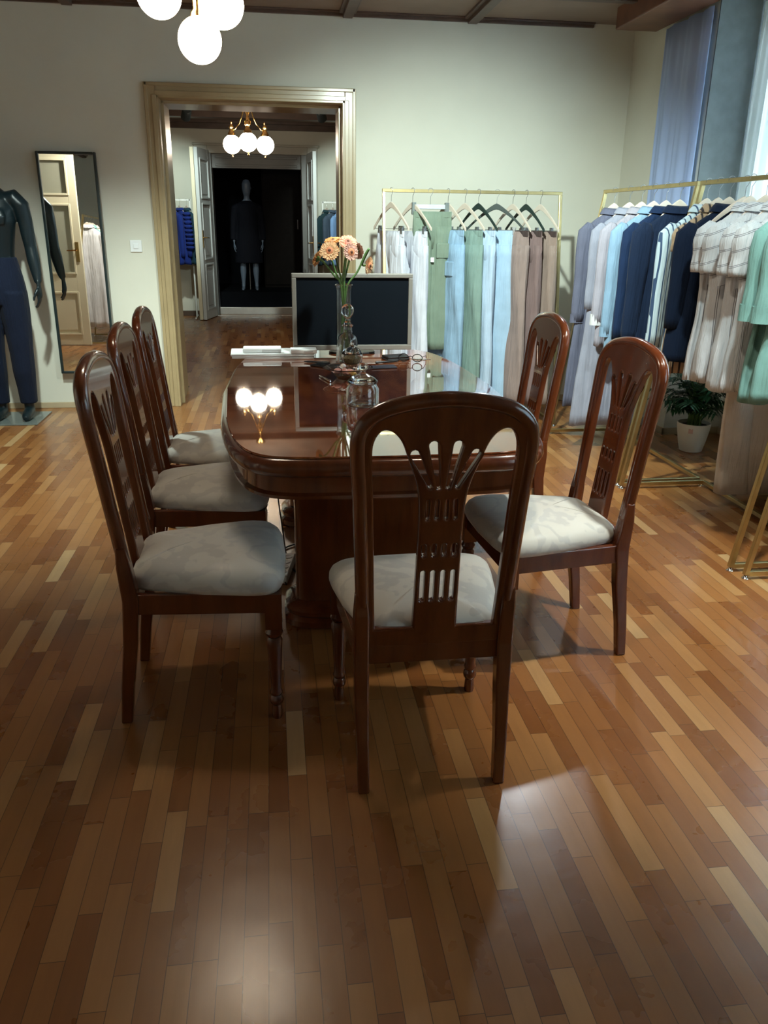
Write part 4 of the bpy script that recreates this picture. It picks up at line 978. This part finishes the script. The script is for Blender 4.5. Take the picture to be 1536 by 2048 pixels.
for i, (x, mt, lb, nm) in enumerate(((-1.50, 'petrol', 'dark petrol jacket at the left of the far left rack', 'jacket'), (-1.385, 'royal', 'plain royal blue jacket on the far left rack', 'jacket'), (-1.28, 'royal', 'quilted royal blue jacket on the far left rack, third from the right', 'puffer_jacket'), (-1.18, 'dkteal', 'dark teal jacket at the right end of the far left rack', 'jacket'),
                                     (.86, 'petrol', 'dark petrol jacket at the left end of the far right rack', 'jacket'), (.95, 'steelgrey', 'steel grey jacket on the far right rack', 'jacket'), (1.06, 'babyblue', 'pale blue jacket on the far right rack beside the doorway edge', 'jacket'), (1.17, 'petrol', 'dark jacket on the far right rack past the pale blue one', 'jacket'))):
    rz = R_(-52 if i < 4 else 48)
    g = top_garment(nm, F[mt], .20, -.90, lb, 'jacket', 100+i, sl=.58, slr=(.066, .052), group='jackets in the far room', depth=.05)
    g.location = (x, 12.75, 1.69); g.rotation_euler = (0, 0, rz)
    h = empty('coat_hanger', (x, 12.75, 1.693), rz, 'hanger', 'hanger', 'hangers in the far room')
    h['label'] = 'hanger of the '+lb
    hook(MB()).build('hook', M_WIRE, h, smooth=True); hanger_board(hw=.18, drop=.195).build('hanger_body', M_PINE, h)
    if nm == 'puffer_jacket':
        for s in (-1, 1):
            m = MB()
            for k in range(9):
                z = -.20-.058*k; xx = s*(.165+.05*sin((k+1)/9*pi*.5)); m.tube([(xx, 0, z-.024), (xx, 0, z-.012), (xx, 0, z), (xx, 0, z+.012), (xx, 0, z+.024)], [.052, .066, .072, .066, .052], 14, flat=.75, up=(1, 0, 0))
            m.build('quilting', F['royal'], g, smooth=True)

# ------------------------------------------------------------------ curtains, radiator, plant
def curtain(name, pts, z0, z1, mat, label, waves, amp, N=90):
    (xa, ya), (xb, yb) = pts; d = Vector((xb-xa, yb-ya, 0)); nrm = Vector((-d.y, d.x, 0)).normalized(); m = MB(); R0 = []
    for j, z in enumerate([lerp(z1, z0, t/8) for t in range(9)]):
        r = []
        for k in range(N+1):
            u = k/N; a = amp*(.6+.5*j/8); off = a*sin(2*pi*waves*u+.4*sin(5*u))+a*.4*sin(2*pi*waves*2.3*u+j*.1)
            r.append(Vector((xa, ya, z))+d*u+nrm*off)
        R0.append(r)
    m.loft(R0, cap=False, closed=False); o = m.build(name, mat, smooth='all'); so_ = o.modifiers.new('solid', 'SOLIDIFY'); so_.thickness = .003
    return tag(o, label, 'curtain')
curtain('curtain', ((2.712, 5.262), (2.712, 5.90)), .75, CZ-.14, M_CURTB, 'pale blue curtain hanging against the right wall near the corner', 3.0, .016)
curtain('sheer_curtain', ((3.02, 2.45), (3.02, 5.245)), .90, 2.69, M_CURTW, 'bright white sheer curtain in the window niche behind the blouses', 22, .022, 300)
curtain('sheer_curtain', ((3.08, -1.1), (3.08, 1.5)), .90, 2.69, M_CURTW, 'white sheer curtain in the second window niche beside the viewer', 22, .022, 260)
ra = empty('radiator', (2.66, 2.95, 0), 0, 'cream shade-tinted column radiator on the right behind the blouse rack', 'radiator')
m = MB(); nfin = 22
for k in range(nfin):
    y = .02+k*.052
    for x in (-.055, 0, .055): m.tube([(x, y, .10), (x, y, .13), (x, y, .80), (x, y, .83)], [.012, .0175, .0175, .012], 10)
m.build('column', M_RAD, ra, smooth=True); ra.children[0]['kind'] = 'stuff' if nfin*3 > 100 else 'structure'
if 'kind' in ra.children[0]: del ra.children[0]['kind']
for z in (.105, .825): MB().box(-.075, .075, 0, .02+(nfin-1)*.052+.02, z-.022, z+.022).build('header', M_RAD, ra, bevel=.015)
for y in (.10, .95): MB().box(-.05, .05, y-.01, y+.01, 0, .09).build('foot', M_RAD, ra, bevel=.004)

pl = empty('potted_palm', (2.735, 4.84, 0), 0, 'leafy green parlour palm in a white pot below the window', 'plant')
pt_ = MB().lathe([(.0, .0), (.066, 0), (.072, .004), (.088, .07), (.101, .14), (.106, .182), (.106, .190), (.100, .190), (.097, .165), (.0, .165)], 40, cap=False).build('pot', M_POT, pl, smooth=True)
MB().box(-.018, .010, -.1035, -.100, .135, .165, Matrix.Rotation(R_(-35), 4, 'Z')).build('sticker', mk('sticker_red', (.55, .35, .3), .5), pt_)
MB().lathe([(.0, .172), (.06, .174), (.098, .168), (.098, .162), (.0, .162)], 24).build('soil', M_SOIL, pl)
rp = random.Random(5); ms = MB(); ml = MB()
for i in range(84):
    a = rp.uniform(0, 2*pi); h_ = rp.uniform(.10, .50); rr = rp.uniform(.08, .26)*(1.1 if h_ < .36 else .85)
    b0 = Vector((rp.uniform(-.04, .04), rp.uniform(-.04, .04), .165)); tip = Vector((cos(a)*rr, sin(a)*rr, .165+h_))
    mid = Vector((cos(a)*rr*.25, sin(a)*rr*.25, .165+h_*.75)); pts = []
    for k in range(11):
        t = k/10; pts.append((1-t)**2*b0+2*t*(1-t)*(mid+Vector((0, 0, .08)))+t*t*tip)
    ms.tube(pts, [.003*(1-.75*k/10) for k in range(11)], 5)
    for k in range(4, 11):
        p = pts[k]; tdir = (pts[k]-pts[k-1]).normalized(); side = tdir.cross(Vector((0, 0, 1)))
        side = side.normalized() if side.length > .01 else Vector((1, 0, 0))
        for s in (-1, 1):
            L_ = (.115-.006*abs(k-6)*2)*rp.uniform(.8, 1.15); dr = (side*s*.85+tdir*.55+Vector((0, 0, rp.uniform(-.35, .05)))).normalized()
            wv_ = dr.cross(Vector((0, 0, 1)));  wv_ = wv_.normalized() if wv_.length > .01 else Vector((1, 0, 0)); w0 = .0085
            q = [p, p+dr*L_*.3+wv_*w0+Vector((0, 0, .002)), p+dr*L_*.3-wv_*w0, p+dr*L_*.7+wv_*w0*.7-Vector((0, 0, .010)), p+dr*L_*.7-wv_*w0*.7-Vector((0, 0, .010)), p+dr*L_-Vector((0, 0, .025))]
            ml.add(q, [(0, 1, 2), (1, 3, 4, 2), (3, 5, 4)])
ms.build('stems', M_STEM, pl, smooth=True); ml.build('foliage', M_LEAF, pl)

# ------------------------------------------------------------------ mannequins
def remesh_body(m, name, mat, parent, vox=.006, it=6):
    o = m.build(name, mat, parent)
    r = o.modifiers.new('remesh', 'REMESH'); r.mode = 'VOXEL'; r.voxel_size = vox; r.use_smooth_shade = True
    s_ = o.modifiers.new('smooth', 'SMOOTH'); s_.iterations = it; s_.factor = .5
    return o
def ell_loft(m, rows, N=28):
    m.loft([[Vector((cx+rx*cos(a), cy+ry*sin(a), z)) for a in [2*pi*k/N for k in range(N)]] for cx, cy, z, rx, ry in rows]); return m
def hand(m, w, s, curl=.5, sc=1.0, d=(0, 0, -1)):
    """hand hanging down from wrist w; s=+1 body's outer side at +x; palm faces the thigh, seen edge/front"""
    w = Vector(w)
    m.tube([w+Vector((0, 0, .02)), w+Vector((0, -.002, -.03)), w+Vector((0, -.004, -.07)), w+Vector((-.003*s, -.004, -.095))], [.024*sc, .030*sc, .036*sc, .032*sc], 14, flat=.5, up=(0, 1, 0))
    for k, (dy, L_) in enumerate(((-.030, .072), (-.011, .082), (.009, .076), (.027, .058))):
        b = w+Vector((-.002*s, dy-.002, -.085)); q = [b, b+Vector((-.004*s, -.001, -L_*.45)), b+Vector((-.016*s, -.002, -L_*.8)), b+Vector((-.032*s, -.004, -L_*.98))]
        m.tube(q, [.0098*sc, .0092*sc, .0084*sc, .0065*sc], 8)
    b = w+Vector((-.002*s, -.030, -.03)); m.tube([b, b+Vector((-.014*s, -.018, -.03)), b+Vector((-.026*s, -.026, -.06)), b+Vector((-.030*s, -.028, -.082))], [.014*sc, .0115*sc, .010*sc, .008*sc], 8)
mq = empty('mannequin', (-1.90, 6.13, .012), 0, 'glossy black male mannequin wearing only dark navy trousers, at the left edge', 'mannequin')
m = MB()
ell_loft(m, [(0, 0, .86, .155, .11), (0, 0, .95, .168, .118), (0, 0, 1.05, .150, .105), (0, -.005, 1.14, .140, .098), (0, -.01, 1.25, .158, .108), (0, -.015, 1.36, .182, .118), (0, -.01, 1.44, .188, .115), (0, 0, 1.51, .178, .098), (0, .01, 1.555, .135, .080), (0, .015, 1.60, .075, .062), (0, .012, 1.66, .058, .058), (0, .0, 1.70, .056, .060)])
ell_loft(m, [(0, -.01, 1.69, .055, .062), (0, -.015, 1.72, .066, .082), (0, -.018, 1.78, .078, .098), (0, -.012, 1.85, .079, .100), (0, -.005, 1.90, .062, .080), (0, 0, 1.925, .02, .03)])
m.tube([(0, -.105, 1.80), (0, -.128, 1.765), (0, -.11, 1.755)], [.008, .014, .008], 8)
for s in (-1, 1):
    m.tube([(s*.10, 0, 1.50), (s*.185, .0, 1.515), (s*.222, .0, 1.47), (s*.238, .005, 1.38), (s*.245, .005, 1.28), (s*.252, .005, 1.20), (s*.262, -.005, 1.12), (s*.275, -.02, 1.02), (s*.283, -.035, .965)], [.05, .062, .060, .050, .046, .041, .043, .034, .025], 16)
    hand(m, (s*.286, -.04, .955), s)
    m.tube([(s*.085, 0, .92), (s*.092, -.005, .80), (s*.095, -.01, .62), (s*.095, -.008, .50), (s*.095, .008, .36), (s*.095, .012, .22), (s*.095, .018, .09), (s*.095, .02, .05)], [.095, .088, .070, .058, .056, .044, .036, .038], 18)
    m.tube([(s*.095, .045, .035), (s*.097, .0, .045), (s*.10, -.06, .036), (s*.104, -.12, .026), (s*.105, -.155, .020)], [.032, .040, .038, .032, .018], 14, flat=1.0)
    ell_loft(m, [(s*.072, -.102, 1.345, .06, .028), (s*.075, -.108, 1.40, .072, .026), (s*.08, -.095, 1.445, .05, .02)], 16)
remesh_body(m, 'body', M_MANNE, mq, .006, 14)
m = MB()
N = 40
def trow(cx, w, d, z, cy=0, ph=0): return (cx, cy, z, w, d)
ell_loft(m, [trow(0, .150, .112, 1.135), trow(0, .156, .118, 1.10), trow(0, .176, .130, 1.0), trow(0, .186, .134, .93), trow(0, .186, .128, .86), trow(0, .180, .115, .82)], 40)
for s in (-1, 1): ell_loft(m, [trow(s*.088, .10, .125, .90), trow(s*.092, .100, .112, .78), trow(s*.096, .090, .098, .62), trow(s*.098, .080, .088, .48), trow(s*.098, .076, .084, .34), trow(s*.098, .066, .070, .22, .01), trow(s*.098, .062, .062, .14, .012), trow(s*.098, .060, .060, .105, .014)], 30)
F['mtrous'] = fabric('cloth_mannequin_navy', sr(17, 26, 46))
t_ = remesh_body(m, 'trousers', F['mtrous'], mq, .010, 4)
MB().box(-.26, .20, -.22, .20, -.011, -.002).build('base_plate', mk('glass_base', (.35, .40, .38), .08, var=.02, Transmission_Weight=.6), mq, bevel=.002)
MB().tube([(-.095, .06, -.002), (-.095, .062, .30)], .007).build('support_rod', M_STEEL, mq)
# woman mannequin in the dark shop display
mw = empty('mannequin', (-.335, 13.78, .336), 0, 'pale female mannequin in a dark coat standing in the far dark doorway', 'mannequin')
m = MB()
ell_loft(m, [(0, 0, 1.38, .045, .045), (0, 0, 1.44, .046, .048), (0, -.012, 1.48, .058, .07), (0, -.015, 1.55, .068, .085), (0, -.01, 1.62, .068, .085), (0, 0, 1.67, .048, .06), (0, 0, 1.685, .015, .02)])
m.tube([(.062, .0, 1.54), (.072, .0, 1.555), (.064, 0, 1.575)], [.008, .012, .008], 8)
ell_loft(m, [(0, 0, .70, .16, .11), (0, 0, .85, .15, .11), (0, 0, 1.0, .12, .09), (0, -.01, 1.15, .14, .11), (0, 0, 1.28, .165, .085), (0, 0, 1.34, .10, .06), (0, 0, 1.40, .046, .046)])
for s in (-1, 1):
    m.tube([(s*.10, 0, 1.28), (s*.175, 0, 1.28), (s*.20, 0, 1.15), (s*.215, 0, 1.0), (s*.225, -.02, .86), (s*.225, -.04, .76)], [.04, .045, .038, .034, .028, .02], 12)
    hand(m, (s*.225, -.045, .75), s, sc=.85)
    m.tube([(s*.08, 0, .75), (s*.09, 0, .55), (s*.10, 0, .42), (s*.102, .01, .30), (s*.105, .005, .12), (s*.107, 0, .06)], [.08, .062, .048, .050, .030, .030], 14)
    m.tube([(s*.107, .03, .02), (s*.108, -.02, .035), (s*.112, -.09, .022), (s*.114, -.13, .016)], [.022, .030, .026, .014], 10)
remesh_body(m, 'body', M_MANPALE, mw, .009, 4)
g = MB(); ell_loft(g, [(0, 0, 1.375, .055, .052), (0, 0, 1.35, .11, .075), (0, 0, 1.31, .185, .10), (0, 0, 1.2, .185, .13), (0, 0, 1.0, .16, .12), (0, 0, .8, .20, .14), (0, 0, .6, .215, .15), (0, 0, .43, .225, .155)], 36)
for s in (-1, 1): g.tube([(s*.14, 0, 1.28), (s*.185, 0, 1.26), (s*.212, 0, 1.1), (s*.228, -.01, .95), (s*.235, -.04, .78)], [.06, .062, .054, .05, .046], 16)
M_DCOAT = fabric('cloth_dark_coat', (.0035, .0045, .009), sheen=0)
remesh_body(g, 'coat', M_DCOAT, mw, .012, 3)
MB().box(-.16, .16, -.17, .12, -.001, .008).build('base_plate', M_UNLITDARK, mw)
MB().tube([(0, .04, .005), (0, .04, .75)], .008).build('support_rod', M_STEEL, mw)

# ------------------------------------------------------------------ things seen only in the mirror: glazed door and a rack
d = panel_door('door_6', .78, 2.36, .045, M_CREAMDOOR, [(.14, .66), (.90, 1.72), (1.84, 2.24)], handle=1.18, glass=True)
d.location = (-3.14, 1.72, .01); d.rotation_euler = (0, 0, R_(3))
rack((-2.32, 1.75, 0), R_(-90), 1.2, 'gold clothes rack of long coats by the glazed door, seen in the mirror')
for i, (y, mt, lb, nm, hem) in enumerate(((1.55, 'offwhite', 'long white coat seen in the mirror', 'white_coat', -1.40), (1.38, 'mint', 'mint green coat seen in the mirror behind the white coat', 'green_coat', -1.15), (1.22, 'ecru', 'beige coat seen in the mirror behind the green coat', 'beige_coat', -1.35))):
    g = top_garment(nm, F[mt], .21, hem, lb, 'coat', 200+i, sl=.60, group='coats seen in the mirror'); hang(g, -2.32, y, 0)
    h = copy_tree(hang_proto); tag(h, 'pale wooden hanger of the '+lb, 'hanger', 'hangers seen in the mirror'); hang(h, -2.32, y, 0)
# copies are linked; keep the globes from double lighting: soft point lights inside are not needed
